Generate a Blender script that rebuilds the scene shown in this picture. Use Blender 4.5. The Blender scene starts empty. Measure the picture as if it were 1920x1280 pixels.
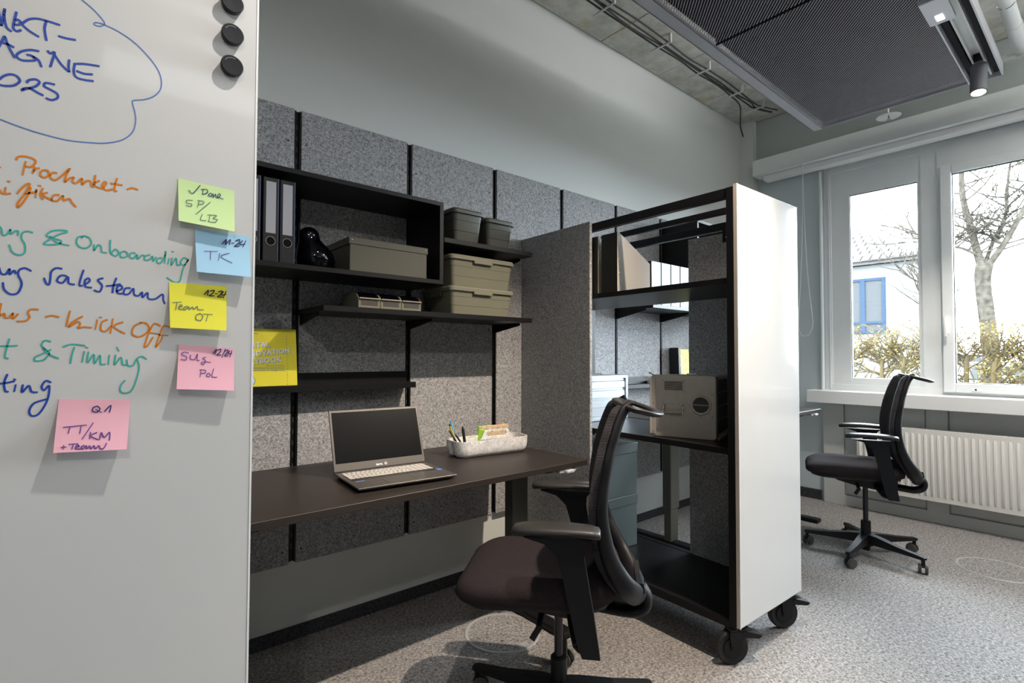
import bpy, bmesh, math, random
from mathutils import Vector, Matrix
random.seed(7)
R = math.radians
S = bpy.context.scene
COL = S.collection

# ------------------------------------------------------------------ camera
F_PX = 972.15
CAM = Vector((0.0, -2.3888, 1.25))
FW = Vector((0.64628, 0.76262, 0.02698)).normalized()
RT = Vector((0.76285, -0.64657, 0.00292))
RT = (RT - FW * RT.dot(FW)).normalized()
UP = RT.cross(FW).normalized()
cd = bpy.data.cameras.new('camera'); cam = bpy.data.objects.new('camera', cd); COL.objects.link(cam)
cd.sensor_width = 36; cd.lens = F_PX * 36 / 1920; cd.clip_start = 0.05; cd.clip_end = 300
m3 = Matrix((RT, UP, -FW)).transposed()
cam.matrix_world = Matrix.Translation(CAM) @ m3.to_4x4()
S.camera = cam

# ------------------------------------------------------------------ world, sun, lights, exposure
S.view_settings.view_transform = 'Standard'; S.view_settings.look = 'None'
S.view_settings.gamma = 1.0; S.view_settings.use_curve_mapping = False
S.view_settings.exposure = 0.0
W = bpy.data.worlds.new('sky'); S.world = W; W.use_nodes = True
nt = W.node_tree; bg = nt.nodes['Background']
bg.inputs[0].default_value = (0.80, 0.90, 1.0, 1); bg.inputs[1].default_value = 54.0

def light(name, kind, loc, power, color, target=None, size=None, **kw):
    l = bpy.data.lights.new(name, kind); l.energy = power; l.color = color
    o = bpy.data.objects.new(name, l); COL.objects.link(o); o.location = loc
    if target is not None:
        o.rotation_euler = (Vector(target) - Vector(loc)).to_track_quat('-Z', 'Y').to_euler()
    if kind == 'AREA' and size:
        l.shape = 'RECTANGLE'; l.size, l.size_y = size
    for k, v in kw.items(): setattr(l, k, v)
    return o
light('sun', 'SUN', (0, -20, 20), 4.0, (1, .95, .86), target=(6, -4, 8), angle=R(1))
WARM = (1.0, .85, .69)
SPOTS = [((1.95, -1.86, 2.84), (1.50, -.72, .45), 330), ((.72, -1.86, 2.84), (.45, -1.1, 1.25), 100), ((-.6, -3.4, 3.0), (.1, -1.4, 1.5), 42), ((4.07, -1.845, 2.84), (4.75, -1.7, .3), 120)]  # third spot is an unseen fill off the track, aimed at the whiteboard
for i, (a, b, e) in enumerate(SPOTS):
    light('track_or_fill_spot', 'SPOT', a, e, (1, .94, .88) if i in (1, 2) else ((1, .91, .82) if i == 3 else WARM), target=b, spot_size=R(74), spot_blend=.9, shadow_soft_size=.022)
# unseen area lights added as fill behind and beside the camera
for (lx, ly, ew) in ((.9, -4.2, 4), (-1.4, -3.4, 6), (3.9, -3.2, 42)):
    light('room_fill_down', 'AREA', (lx, ly, 2.95), ew, (.97, .98, 1), target=(lx, ly, 0), size=(1.6, .4))
    light('room_fill_up', 'AREA', (lx, ly, 3.0), ew * .8, (.97, .98, 1), target=(lx, ly, 4), size=(1.6, .4))
light('room_fill_up', 'AREA', (3.0, -2.5, 3.22), 44, (.98, .98, 1), target=(2.6, -2.3, 4), size=(3.0, .3))  # added unseen uplight that brightens the concrete ceiling
# portals that only help sampling the daylight through the windows
for (y0, y1) in ((-.86, -1.40), (-1.56, -2.60)):
    p = light('window_portal', 'AREA', (5.16, (y0 + y1) / 2, 1.85), 1, (1, 1, 1), target=(0, (y0 + y1) / 2, 1.85), size=(abs(y1 - y0), 1.66))
    p.data.cycles.is_portal = True

# ------------------------------------------------------------------ helpers
def ray(px, py):
    return FW + RT * ((px - 960) / F_PX) - UP * ((py - 640) / F_PX)
def at_y(px, py, y):
    d = ray(px, py); t = (y - CAM.y) / d.y; return CAM + d * t

MATS = {}
def newmat(name):
    m = bpy.data.materials.new(name); m.use_nodes = True
    return m, m.node_tree.nodes, m.node_tree.links, m.node_tree.nodes['Principled BSDF']
def mat(name, col, rough=.5, metal=0., coat=0., spec=.5, bump=0., bscale=200., var=0., vscale=8., emit=None, trans=0., ior=1.45):
    m, n, l, b = newmat(name)
    b.inputs['Base Color'].default_value = (*col, 1); b.inputs['Roughness'].default_value = rough
    b.inputs['Metallic'].default_value = metal; b.inputs['Coat Weight'].default_value = coat
    b.inputs['Specular IOR Level'].default_value = spec; b.inputs['IOR'].default_value = ior
    b.inputs['Transmission Weight'].default_value = trans
    tc = n.new('ShaderNodeTexCoord')
    if var:
        t = n.new('ShaderNodeTexNoise'); t.inputs['Scale'].default_value = vscale; t.inputs['Detail'].default_value = 6
        l.new(tc.outputs['Object'], t.inputs['Vector'])
        r = n.new('ShaderNodeValToRGB'); r.color_ramp.elements[0].position = .3; r.color_ramp.elements[1].position = .7
        r.color_ramp.elements[0].color = (*[c * (1 - var) for c in col], 1); r.color_ramp.elements[1].color = (*[min(1, c * (1 + var)) for c in col], 1)
        l.new(t.outputs['Fac'], r.inputs[0]); l.new(r.outputs[0], b.inputs['Base Color'])
    if bump:
        t = n.new('ShaderNodeTexNoise'); t.inputs['Scale'].default_value = bscale; t.inputs['Detail'].default_value = 3
        l.new(tc.outputs['Object'], t.inputs['Vector'])
        bp = n.new('ShaderNodeBump'); bp.inputs['Strength'].default_value = bump; bp.inputs['Distance'].default_value = .002
        l.new(t.outputs['Fac'], bp.inputs['Height']); l.new(bp.outputs[0], b.inputs['Normal'])
    if emit:
        b.inputs['Emission Color'].default_value = (*emit[0], 1); b.inputs['Emission Strength'].default_value = emit[1]
    MATS[name] = m; return m
def felt_mat(name, dark, lite, s1=55, s2=260, squash=(1, 1, 1)):
    m, n, l, b = newmat(name); b.inputs['Roughness'].default_value = .95; b.inputs['Specular IOR Level'].default_value = .15
    g = n.new('ShaderNodeNewGeometry'); mp = n.new('ShaderNodeMapping'); mp.inputs['Scale'].default_value = squash
    l.new(g.outputs['Position'], mp.inputs['Vector'])
    a = n.new('ShaderNodeTexNoise'); a.inputs['Scale'].default_value = s1; a.inputs['Detail'].default_value = 8; a.inputs['Roughness'].default_value = .75; a.inputs['Distortion'].default_value = .6
    c = n.new('ShaderNodeTexNoise'); c.inputs['Scale'].default_value = s2; c.inputs['Detail'].default_value = 4
    for t in (a, c): l.new(mp.outputs[0], t.inputs['Vector'])
    mx = n.new('ShaderNodeMix'); mx.inputs[0].default_value = .4
    l.new(a.outputs['Fac'], mx.inputs[2]); l.new(c.outputs['Fac'], mx.inputs[3])
    r = n.new('ShaderNodeValToRGB'); r.color_ramp.elements[0].position = .40; r.color_ramp.elements[1].position = .61
    r.color_ramp.elements[0].color = (*dark, 1); r.color_ramp.elements[1].color = (*lite, 1)
    l.new(mx.outputs[0], r.inputs[0]); l.new(r.outputs[0], b.inputs['Base Color'])
    bp = n.new('ShaderNodeBump'); bp.inputs['Strength'].default_value = .35; bp.inputs['Distance'].default_value = .002
    l.new(mx.outputs[0], bp.inputs['Height']); l.new(bp.outputs[0], b.inputs['Normal'])
    MATS[name] = m; return m
felt_mat('felt_grey', (.13, .13, .138), (.60, .595, .60), 105, 300)
felt_mat('felt_caddy', (.55, .54, .54), (.95, .94, .93), 40, 200)
felt_mat('carpet', (.03, .028, .028), (.50, .47, .45), 90, 420)
felt_mat('carpet_dark', (.02, .02, .024), (.09, .09, .10), 90, 330)
mat('paint', (.70, .72, .695), .75, bump=.05, bscale=300)
mat('paint_far', (.30, .30, .29), .8)
mat('paint_warm', (.62, .63, .61), .7)
mat('paint_blue', (.60, .67, .69), .6)
mat('frame_white', (.80, .83, .83), .35, var=.02)
mat('white_trim', (.90, .91, .90), .4)
mat('radiator_white', (.86, .84, .79), .35)
mat('black_metal', (.006, .006, .007), .42, spec=.35, bump=.03, bscale=500)
mat('black_board', (.007, .007, .008), .40, spec=.35, bump=.03, bscale=300)
mat('desk_dark', (.030, .024, .021), .42, spec=.4, bump=.05, bscale=400)
mat('desk_edge', (.05, .043, .04), .5)
mat('whiteboard', (.68, .675, .665), .07, coat=.25, spec=.5)
mat('board_edge', (.62, .54, .46), .5)
mat('aluminium', (.62, .64, .66), .33, metal=.85)
mat('case_metal', (.56, .51, .45), .4, metal=.3, var=.05, vscale=30)
mat('leg_taupe', (.085, .078, .062), .42)
mat('case_dark', (.07, .065, .06), .5, metal=.3)
mat('rivet', (.7, .68, .64), .25, metal=1)
mat('olive_plastic', (.18, .176, .128), .42, bump=.02)
mat('olive_dark', (.062, .066, .054), .45)
mat('olive_paint', (.085, .083, .063), .4, bump=.03)
mat('teal_box', (.125, .15, .147), .45)
mat('file_dark', (.022, .021, .017), .5)
mat('file_side', (.28, .26, .235), .42)
mat('file_edge', (.34, .30, .22), .5)
mat('file_white', (.27, .30, .33), .45)
mat('binder_black', (.012, .012, .013), .4)
mat('binder_label', (.42, .42, .46), .6)
mat('binder_edge', (.10, .13, .24), .35, metal=.5)
mat('vase_glass', (.0015, .0015, .004), .04, spec=.45)
mat('book_yellow', (.75, .66, .03), .45)
mat('book_pages', (.78, .75, .68), .8)
mat('print_blue', (.05, .18, .38), .6)
mat('print_white', (.78, .78, .84), .6)
mat('print_dark', (.02, .02, .03), .6)
mat('laptop_body', (.10, .09, .083), .36, metal=.55)
mat('laptop_lid', (.14, .125, .115), .38, metal=.5)
mat('laptop_screen', (.003, .003, .0035), .3, spec=.2)
mat('laptop_key', (.52, .48, .44), .35)
mat('laptop_rubber', (.01, .01, .01), .6)
mat('sticker_blue', (.06, .25, .75), .4)
mat('chair_plastic', (.010, .010, .0115), .45, spec=.3, bump=.08, bscale=350)
mat('chair_pad', (.028, .026, .025), .4, spec=.35, bump=.05, bscale=400)
mat('chair_gas', (.04, .04, .045), .25, metal=.7)
mat('wheel_rubber', (.018, .018, .018), .55)
mat('wheel_grey', (.10, .095, .09), .5)
def fabric(name, d, c, sc):
    m = felt_mat(name, d, c, sc, sc * 3)
    return m
fabric('seat_fabric', (.016, .012, .014), (.036, .028, .030), 300)
mm, n_, l_, b_ = newmat('back_fabric'); MATS['back_fabric'] = mm
b_.inputs['Roughness'].default_value = .85; b_.inputs['Base Color'].default_value = (.018, .016, .020, 1)
tc = n_.new('ShaderNodeTexCoord'); wv = n_.new('ShaderNodeTexWave'); wv.bands_direction = 'Z'; wv.inputs['Scale'].default_value = 70; wv.inputs['Distortion'].default_value = .6
l_.new(tc.outputs['Object'], wv.inputs['Vector'])
rr = n_.new('ShaderNodeValToRGB'); rr.color_ramp.elements[0].color = (.006, .006, .007, 1); rr.color_ramp.elements[1].color = (.034, .028, .034, 1)
l_.new(wv.outputs['Fac'], rr.inputs[0]); l_.new(rr.outputs[0], b_.inputs['Base Color'])
bp_ = n_.new('ShaderNodeBump'); bp_.inputs['Strength'].default_value = .6; bp_.inputs['Distance'].default_value = .002
l_.new(wv.outputs['Fac'], bp_.inputs['Height']); l_.new(bp_.outputs[0], b_.inputs['Normal'])
# concrete with rust coloured stains
m, n, l, b = newmat('concrete'); MATS['concrete'] = m; b.inputs['Roughness'].default_value = .85
g = n.new('ShaderNodeNewGeometry')
a = n.new('ShaderNodeTexNoise'); a.inputs['Scale'].default_value = 7; a.inputs['Detail'].default_value = 10; a.inputs['Roughness'].default_value = .65
c = n.new('ShaderNodeTexNoise'); c.inputs['Scale'].default_value = 4.5; c.inputs['Detail'].default_value = 8; c.inputs['Distortion'].default_value = 1.5
for t in (a, c): l.new(g.outputs['Position'], t.inputs['Vector'])
r1 = n.new('ShaderNodeValToRGB'); r1.color_ramp.elements[0].position = .3; r1.color_ramp.elements[1].position = .7
r1.color_ramp.elements[0].color = (.40, .40, .36, 1); r1.color_ramp.elements[1].color = (.72, .72, .66, 1)
r2 = n.new('ShaderNodeValToRGB'); r2.color_ramp.elements[0].position = .54; r2.color_ramp.elements[1].position = .72
r2.color_ramp.elements[0].color = (0, 0, 0, 1); r2.color_ramp.elements[1].color = (.7, .7, .7, 1)
mx = n.new('ShaderNodeMix'); mx.data_type = 'RGBA'
l.new(a.outputs['Fac'], r1.inputs[0]); l.new(c.outputs['Fac'], r2.inputs[0]); l.new(r2.outputs[0], mx.inputs[0]); l.new(r1.outputs[0], mx.inputs[6])
mx.inputs[7].default_value = (.52, .42, .24, 1); l.new(mx.outputs[2], b.inputs['Base Color'])
bp = n.new('ShaderNodeBump'); bp.inputs['Strength'].default_value = .4; bp.inputs['Distance'].default_value = .01
l.new(a.outputs['Fac'], bp.inputs['Height']); l.new(bp.outputs[0], b.inputs['Normal'])
mat('lintel_paint', (.46, .50, .485), .7)
mat('sail_metal', (.60, .60, .64), .45, metal=.3)
mat('mesh_metal', (.78, .77, .82), .45, metal=.3)
mat('fleece_black', (.012, .012, .014), .9)
mat('cable_black', (.05, .052, .05), .6)
mat('clip_white', (.6, .6, .58), .5)
mat('pipe_white', (.74, .76, .75), .35)
mat('spot_grey', (.20, .20, .23), .45, metal=.3)
mat('lamp_lit', (1, .95, .9), .5, emit=((1, .9, .82), 6))
mat('lamp_white', (1, 1, 1), .5, emit=((.95, .98, 1), 6))
mat('sprinkler_chrome', (.7, .72, .72), .15, metal=1)
mat('bulb_red', (.6, .03, .02), .2)
mat('pen_blue', (.10, .42, .75), .35)
mat('pen_yellow', (.65, .45, .03), .4)
mat('pad_green', (.45, .85, .05), .7)
mat('pad_yellow', (.85, .85, .05), .7)
mat('pad_pink', (.9, .25, .35), .7)
mat('pad_orange', (.9, .45, .02), .7)
mat('pad_kraft', (.55, .44, .30), .7, var=.4, vscale=90)
mat('note_green', (.62, .82, .38), .75)
mat('note_blue', (.38, .64, .84), .75)
mat('note_yellow', (.86, .80, .06), .75)
mat('note_pink', (.90, .47, .56), .75)
mat('ink_blue', (.02, .07, .42), .5)
mat('ink_cloud', (.10, .20, .55), .5)
mat('ink_orange', (.72, .22, .015), .5)
mat('ink_teal', (.06, .44, .38), .5)
mat('ink_navy', (.03, .04, .16), .5)
mat('ink_grey', (.13, .18, .16), .6)
mat('ink_violet', (.16, .07, .30), .6)
mat('ink_black', (.02, .02, .03), .6)
mat('magnet_black', (.013, .013, .016), .35)
mat('ring_plastic', (.34, .34, .34), .35)
mat('bark', (.024, .021, .017), 1, spec=0, var=.45, vscale=12, bump=.6, bscale=30)
mat('twig', (.040, .030, .015), 1, spec=0)
mat('leaf_yellow', (.10, .076, .02), 1, spec=0, var=.3, vscale=3)
mat('facade', (.068, .068, .067), 1, spec=0)
mat('roof_tile', (.040, .037, .035), 1, spec=0, var=.25, vscale=5)
mat('blue_frame', (.013, .020, .031), 1, spec=0)
mat('pane_dark', (.026, .027, .028), 1, spec=0)
mat('car_grey', (.018, .020, .023), 1, spec=0)
mat('ground_out', (.040, .039, .037), 1, spec=0, var=.15, vscale=2)
mat('bush_green', (.014, .019, .013), 1, spec=0)
m, n, l, b = newmat('pane_glass'); MATS['pane_glass'] = m
tr = n.new('ShaderNodeBsdfTransparent'); gl = n.new('ShaderNodeBsdfGlossy'); gl.inputs['Roughness'].default_value = .01
fr = n.new('ShaderNodeFresnel'); fr.inputs[0].default_value = 1.35; ms = n.new('ShaderNodeMixShader')
tr.inputs[0].default_value = (.97, .985, .98, 1)
l.new(fr.outputs[0], ms.inputs[0]); l.new(tr.outputs[0], ms.inputs[1]); l.new(gl.outputs[0], ms.inputs[2]); l.new(ms.outputs[0], n['Material Output'].inputs[0])
MT = MATS

class MB:
    """collects shapes in one bmesh; build() links them as one mesh object"""
    def __init__(s): s.bm = bmesh.new()
    def box(s, x0, x1, y0, y1, z0, z1, bev=0, rot=None, seg=1):
        b = bmesh.new(); bmesh.ops.create_cube(b, size=1)
        c = Vector(((x0 + x1) / 2, (y0 + y1) / 2, (z0 + z1) / 2)); d = Vector((abs(x1 - x0), abs(y1 - y0), abs(z1 - z0)))
        for v in b.verts: v.co = Vector((v.co.x * d.x, v.co.y * d.y, v.co.z * d.z))
        if bev: bmesh.ops.bevel(b, geom=b.edges[:], offset=min(bev, min(d) * .45), segments=seg, affect='EDGES', profile=.5)
        M = Matrix.Translation(c)
        if rot is not None: M = M @ rot.to_4x4()
        s._add(b, M); return s
    def _add(s, b, M=None):
        if M is not None: b.transform(M)
        me = bpy.data.meshes.new('t'); b.to_mesh(me); b.free(); s.bm.from_mesh(me); bpy.data.meshes.remove(me)
    def cyl(s, p0, p1, r0, r1=None, seg=20, bev=0):
        r1 = r0 if r1 is None else r1
        p0, p1 = Vector(p0), Vector(p1); d = p1 - p0
        b = bmesh.new(); bmesh.ops.create_cone(b, cap_ends=True, segments=seg, radius1=r0, radius2=r1, depth=d.length)
        if bev: bmesh.ops.bevel(b, geom=[e for e in b.edges if all(len(f.verts) > 4 or 1 for f in e.link_faces) and any(len(f.verts) > 4 for f in e.link_faces)], offset=bev, segments=2, affect='EDGES')
        s._add(b, Matrix.Translation((p0 + p1) / 2) @ d.to_track_quat('Z', 'Y').to_matrix().to_4x4()); return s
    def ball(s, c, r, sc=(1, 1, 1), seg=16):
        b = bmesh.new(); bmesh.ops.create_uvsphere(b, u_segments=seg, v_segments=seg // 2 + 2, radius=r)
        s._add(b, Matrix.Translation(c) @ Matrix.Diagonal((*sc, 1))); return s
    def tube(s, pts, r, seg=8, closed=False, radii=None, flat=None):
        pts = [Vector(p) for p in pts]; n = len(pts); rings = []; up = None
        for i, p in enumerate(pts):
            a = pts[(i - 1) % n] if (closed or i > 0) else pts[0]; b = pts[(i + 1) % n] if (closed or i < n - 1) else pts[-1]
            t = (b - a).normalized()
            if up is None:
                up = Vector((0, 0, 1)) if abs(t.z) < .9 else Vector((1, 0, 0))
            u = (up - t * up.dot(t)).normalized(); up = u; w = t.cross(u)
            rr = radii[i] if radii else r; fx, fy = flat if flat else (1, 1)
            rings.append([s.bm.verts.new(p + (u * math.cos(k * 2 * math.pi / seg) * fx + w * math.sin(k * 2 * math.pi / seg) * fy) * rr) for k in range(seg)])
        for i in range(n if closed else n - 1):
            A, B = rings[i], rings[(i + 1) % n]
            for k in range(seg): s.bm.faces.new((A[k], A[(k + 1) % seg], B[(k + 1) % seg], B[k]))
        if not closed: s.bm.faces.new(rings[0][::-1]); s.bm.faces.new(rings[-1])
        return s
    def loft(s, rings, cap=True, closed=True):
        V = [[s.bm.verts.new(p) for p in r] for r in rings]; k = len(V[0])
        for A, B in zip(V, V[1:]):
            for i in range(k if closed else k - 1): s.bm.faces.new((A[i], A[(i + 1) % k], B[(i + 1) % k], B[i]))
        if cap and closed: s.bm.faces.new(V[0][::-1]); s.bm.faces.new(V[-1])
        return s
    def prism(s, poly, lo, hi, plane='xz'):
        f = {'xz': lambda a, b, c: (a, c, b), 'yz': lambda a, b, c: (c, a, b), 'xy': lambda a, b, c: (a, b, c)}[plane]
        return s.loft([[f(a, b, lo) for a, b in poly], [f(a, b, hi) for a, b in poly]])
    def lathe(s, prof, c=(0, 0, 0), seg=32):
        c = Vector(c); V = [[s.bm.verts.new(c + Vector((r * math.cos(k * 2 * math.pi / seg), r * math.sin(k * 2 * math.pi / seg), z))) for k in range(seg)] for r, z in prof]
        for A, B in zip(V, V[1:]):
            for i in range(seg): s.bm.faces.new((A[i], A[(i + 1) % seg], B[(i + 1) % seg], B[i]))
        s.bm.faces.new(V[0][::-1]); s.bm.faces.new(V[-1]); return s
    def quads(s, verts, faces):
        vs = [s.bm.verts.new(v) for v in verts]
        for f in faces: s.bm.faces.new([vs[i] for i in f])
        return s
    def build(s, name, material, parent=None, world=False, smooth=35, recalc=True, M=None):
        if recalc: bmesh.ops.recalc_face_normals(s.bm, faces=s.bm.faces[:])
        if M is not None: s.bm.transform(M)
        if world and parent is not None: s.bm.transform(WM(parent).inverted())
        me = bpy.data.meshes.new(name); s.bm.to_mesh(me); s.bm.free()
        me.materials.append(MT[material] if isinstance(material, str) else material)
        if smooth:
            me.polygons.foreach_set('use_smooth', [True] * len(me.polygons)); me.set_sharp_from_angle(angle=R(smooth))
        o = bpy.data.objects.new(name, me); COL.objects.link(o)
        if parent is not None: o.parent = parent
        if parent is not None and name.split('_')[-1] in ('rivets', 'screws', 'slots', 'buttons', 'lettering', 'line', 'print', 'grille', 'branches', 'wheels'): o['kind'] = 'stuff'
        return o
def WM(o):
    M = o.matrix_basis.copy()
    while o.parent: o = o.parent; M = o.matrix_basis @ M
    return M
def tag(o, label=None, cat=None, group=None, kind=None):
    if label: o['label'] = label
    if cat: o['category'] = cat
    if group: o['group'] = group
    if kind: o['kind'] = kind
    return o
def thing(name, label, cat, loc=(0, 0, 0), rz=0, group=None):
    o = bpy.data.objects.new(name, None); COL.objects.link(o); o.empty_display_size = .05
    o.location = loc; o.rotation_euler = (0, 0, rz); tag(o, label, cat, group); return o
def children(o): return [c for c in bpy.data.objects if c.parent == o]
KIDS = None
def copy_tree(o, parent=None):
    c = o.copy(); COL.objects.link(c); c.parent = parent
    for ch in children(o): copy_tree(ch, c)
    return c
def bx(*a, **k): return MB().box(*a, **k)
def struct(name, mb, m, parent=None, **k):
    o = mb.build(name, m, parent, **k)
    if parent is None: o['kind'] = 'structure'
    return o
def smooth_path(pts, n=5):
    pts = [Vector(p) for p in pts]
    if len(pts) < 3: return pts
    out = []
    for i in range(len(pts) - 1):
        p0 = pts[max(i - 1, 0)]; p1 = pts[i]; p2 = pts[i + 1]; p3 = pts[min(i + 2, len(pts) - 1)]
        for k in range(n):
            t = k / n
            out.append(.5 * ((2 * p1) + (p2 - p0) * t + (2 * p0 - 5 * p1 + 4 * p2 - p3) * t * t + (3 * p1 - p0 - 3 * p2 + p3) * t ** 3))
    out.append(pts[-1]); return out
def rrect(hx, hy, r, seg=5):
    out = []
    for cx, cy, a0 in ((hx - r, hy - r, 0), (-hx + r, hy - r, 90), (-hx + r, -hy + r, 180), (hx - r, -hy + r, 270)):
        for k in range(seg + 1):
            a = R(a0 + 90 * k / seg); out.append((cx + r * math.cos(a), cy + r * math.sin(a)))
    return out
def text_mesh(name, body, size, m, parent, M, extrude=.0002, align='LEFT', bold=0, shear=0, spacing=1):
    cu = bpy.data.curves.new(name, 'FONT'); cu.body = body; cu.size = size; cu.extrude = extrude; cu.align_x = align
    cu.offset = bold; cu.shear = shear; cu.resolution_u = 2; cu.space_character = spacing
    t = bpy.data.objects.new(name, cu); COL.objects.link(t)
    me = bpy.data.meshes.new_from_object(t.evaluated_get(bpy.context.evaluated_depsgraph_get()))
    bpy.data.objects.remove(t); me.transform(M); me.materials.clear(); me.materials.append(MT[m])
    o = bpy.data.objects.new(name, me); COL.objects.link(o); o.parent = parent; return o

# ------------------------------------------------------------------ room shell
XW = 4.99
fl = struct('floor', bx(-3, 5.2, -5.6, .1, -.1, 0), 'carpet', smooth=0)
struct('wall_left', bx(-3.1, 5.3, 0, .12, 0, 3.62), 'paint', smooth=0)
struct('wall_back', bx(-3.12, -3, -5.6, .0, 0, 3.6), 'paint_far', smooth=0)
struct('wall_right', bx(-3.1, 5.3, -5.72, -5.6, 0, 3.6), 'paint_far', smooth=0)
# window wall: solid strip beside the window, parapet, head
ww = MB()
ww.box(5.02, 5.30, -.69, -.0, 0, 3.6); ww.box(5.02, 5.30, -5.6, -2.72, 0, 3.6); ww.box(5.02, 5.30, -2.72, -.69, 0, .86); ww.box(5.02, 5.30, -2.72, -.69, 2.90, 3.6)
struct('wall_window', ww, 'paint_blue', smooth=0)
struct('trim_1', bx(4.92, 5.02, -.135, -.001, 0, 3.5), 'paint', smooth=0)          # pilaster in the corner
struct('trim_2', bx(4.99, 5.02, -5.6, -.135, 3.06, 3.5), 'lintel_paint', smooth=0)  # lintel above the curtain box
v = MB(); v.box(4.84, 4.86, -5.6, -.165, 2.945, 3.08, bev=.002); v.box(4.86, 4.99, -5.6, -.165, 3.06, 3.08)
v.box(4.835, 4.99, -5.6, -.165, 2.935, 2.946, bev=.002)
struct('trim_3', v, 'frame_white')
struct('trim_4', MB().box(4.89, 4.985, -5.6, -.24, 2.885, 2.934, bev=.004), 'white_trim')
struct('baseboard_left', bx(-3, 4.92, -.012, -.0005, .0005, .06, bev=.003), 'carpet_dark')
struct('baseboard_window', bx(5.005, 5.019, -.66, -.137, .0005, .085, bev=.003), 'carpet_dark')

# ceiling: concrete planks with open joints
ceil = struct('ceiling', bx(-3.1, 5.3, -5.6, .0, 3.52, 3.62), 'concrete', smooth=0)
x = 5.30 - .0
edges = [-3.05] + [2.845 - .70 * k for k in range(8, 0, -1)] + [2.845, 3.545, 4.235, 4.985]
for a, b in zip(edges, edges[1:]):
    bx(a + .003, b - .003, -5.59, -.005, 3.5, 3.5195, bev=.003).build('concrete_plank', 'concrete', ceil, smooth=0)

# cables in clips under the ceiling along the wall
CZ = 3.455
clipX = [1.9, 2.523, 3.14, 3.665, 4.19, 4.58]
for i, dy in enumerate((-.275, -.305, -.315, -.36)):
    pts = []
    for j, xx in enumerate([1.3] + clipX):
        pts.append((xx, dy + (.0), CZ - .004 * (i % 2)))
        if xx < 4.5: pts.append((xx + .28, dy + random.uniform(-.015, .015), CZ + .012 - random.uniform(.0, .03)))
    if i == 0: pts = pts[:-2] + [(4.45, -.24, CZ), (4.70, -.12, 3.40), (4.88, -.06, 3.36)]
    else: pts += [(4.8, dy - .05, CZ + .01)]
    o = MB().tube(smooth_path(pts, 5), .0062, seg=6).build('ceiling_cable', 'cable_black')
    tag(o, ['black cable nearest the wall, dropping into the corner at the pilaster', 'thin black ceiling cable second from the long wall, in the clips', 'thin black ceiling cable third from the long wall, in the clips', 'black cable farthest from the long wall, nearest the mesh panel'][i], 'cable', 'cables clipped under the ceiling')
cl = ['cut by the frame top', 'second from the camera, past the first plank joint', 'third from the camera', 'fourth from the camera', 'nearest the window corner']
for i, xx in enumerate(clipX[1:]):
    t = thing('cable_clip', 'white cable clip under the ceiling, ' + cl[i], 'clip', (xx, -.30, 3.45), 0, 'cable clips under the ceiling')
    MB().box(-.007, .007, -.085, .085, -.016, -.004, bev=.003).build('strap', 'clip_white', t)
    MB().box(-.009, .009, -.093, -.073, -.016, .05, bev=.003).build('foot', 'clip_white', t)

# ------------------------------------------------------------------ window frames
def quadframe(mb, x0, x1, y0, y1, z0, z1, w, wb=None, bev=.004):
    wb = wb or w
    mb.box(x0, x1, y0, y0 - w, z0, z1, bev=bev); mb.box(x0, x1, y1 + w, y1, z0, z1, bev=bev)
    mb.box(x0, x1, y0 - w, y1 + w, z1 - w, z1, bev=bev); mb.box(x0, x1, y0 - w, y1 + w, z0, z0 + wb, bev=bev)
f = MB(); quadframe(f, 5.05, 5.12, -.69, -2.72, .955, 2.905, .06, .06)
for yy in (-1.44,): f.box(5.052, 5.118, yy - .07, yy + .06, .97, 2.89)
win = struct('window_1', f, 'frame_white')
f = MB(); quadframe(f, 5.06, 5.11, -.745, -1.50, 1.0, 2.86, .145, .07, bev=.003)
f.box(5.0585, 5.108, -.747, -1.498, 2.632, 2.858); f.box(5.057, 5.107, -1.372, -1.496, 1.003, 2.856)
f.build('window_frame', 'frame_white', win)
MB().box(5.040, 5.049, -.732, -.738, .97, 2.88).build('seam_strip', 'white_trim', win)
MB().box(5.085, 5.088, -.885, -1.375, 1.05, 2.635).build('pane', 'pane_glass', win, smooth=0)
g = MB(); quadframe(g, 5.07, 5.10, -.886, -1.376, 1.052, 2.636, .008, .008, bev=0); g.build('gasket', 'binder_black', win, smooth=0)
for k, (y0, y1) in enumerate(((-1.505, -2.65),)):
    win2 = struct('window_%d' % (k + 2), MB().box(5.10, 5.12, y0, y1, .99, 1.0), 'frame_white')
    f = MB(); quadframe(f, 5.01, 5.09, y0, y1, .985, 2.70, .068, .068, bev=.006); f.build('casement', 'frame_white', win2)
    MB().box(5.045, 5.115, y0 + .02, y1 - .02, 2.70, 2.895).build('head_panel', 'frame_white', win2)
    MB().box(5.055, 5.058, y0 - .066, y1 + .066, 1.05, 2.634).build('pane', 'pane_glass', win2, smooth=0)
    g = MB(); quadframe(g, 5.045, 5.07, y0 - .066, y1 + .066, 1.051, 2.634, .007, .007, bev=0); g.build('gasket', 'binder_black', win2, smooth=0)
    h = MB(); h.box(5.0, 5.012, y0 - .012, y0 - .040, 1.42, 1.55, bev=.004); h.box(4.965, 5.0, y0 - .018, y0 - .034, 1.515, 1.535, bev=.004); h.box(4.962, 4.98, y0 - .015, y0 - .037, 1.40, 1.54, bev=.007, seg=2)
    h.build('window_handle', 'white_trim', win2)
    s_ = MB(); s_.box(5.004, 5.012, y0 - .16, y0 - .22, 1.0, 1.022, bev=.002); s_.build('latch_plate', 'white_trim', win2)
    MB().cyl((4.998, y0 - .185, 1.011), (5.006, y0 - .185, 1.011), .006, seg=10).build('latch_button', 'black_metal', win2)
struct('trim_5', MB().box(4.84, 5.05, -5.6, -.61, .857, .962, bev=.004), 'white_trim')        # window sill
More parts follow.
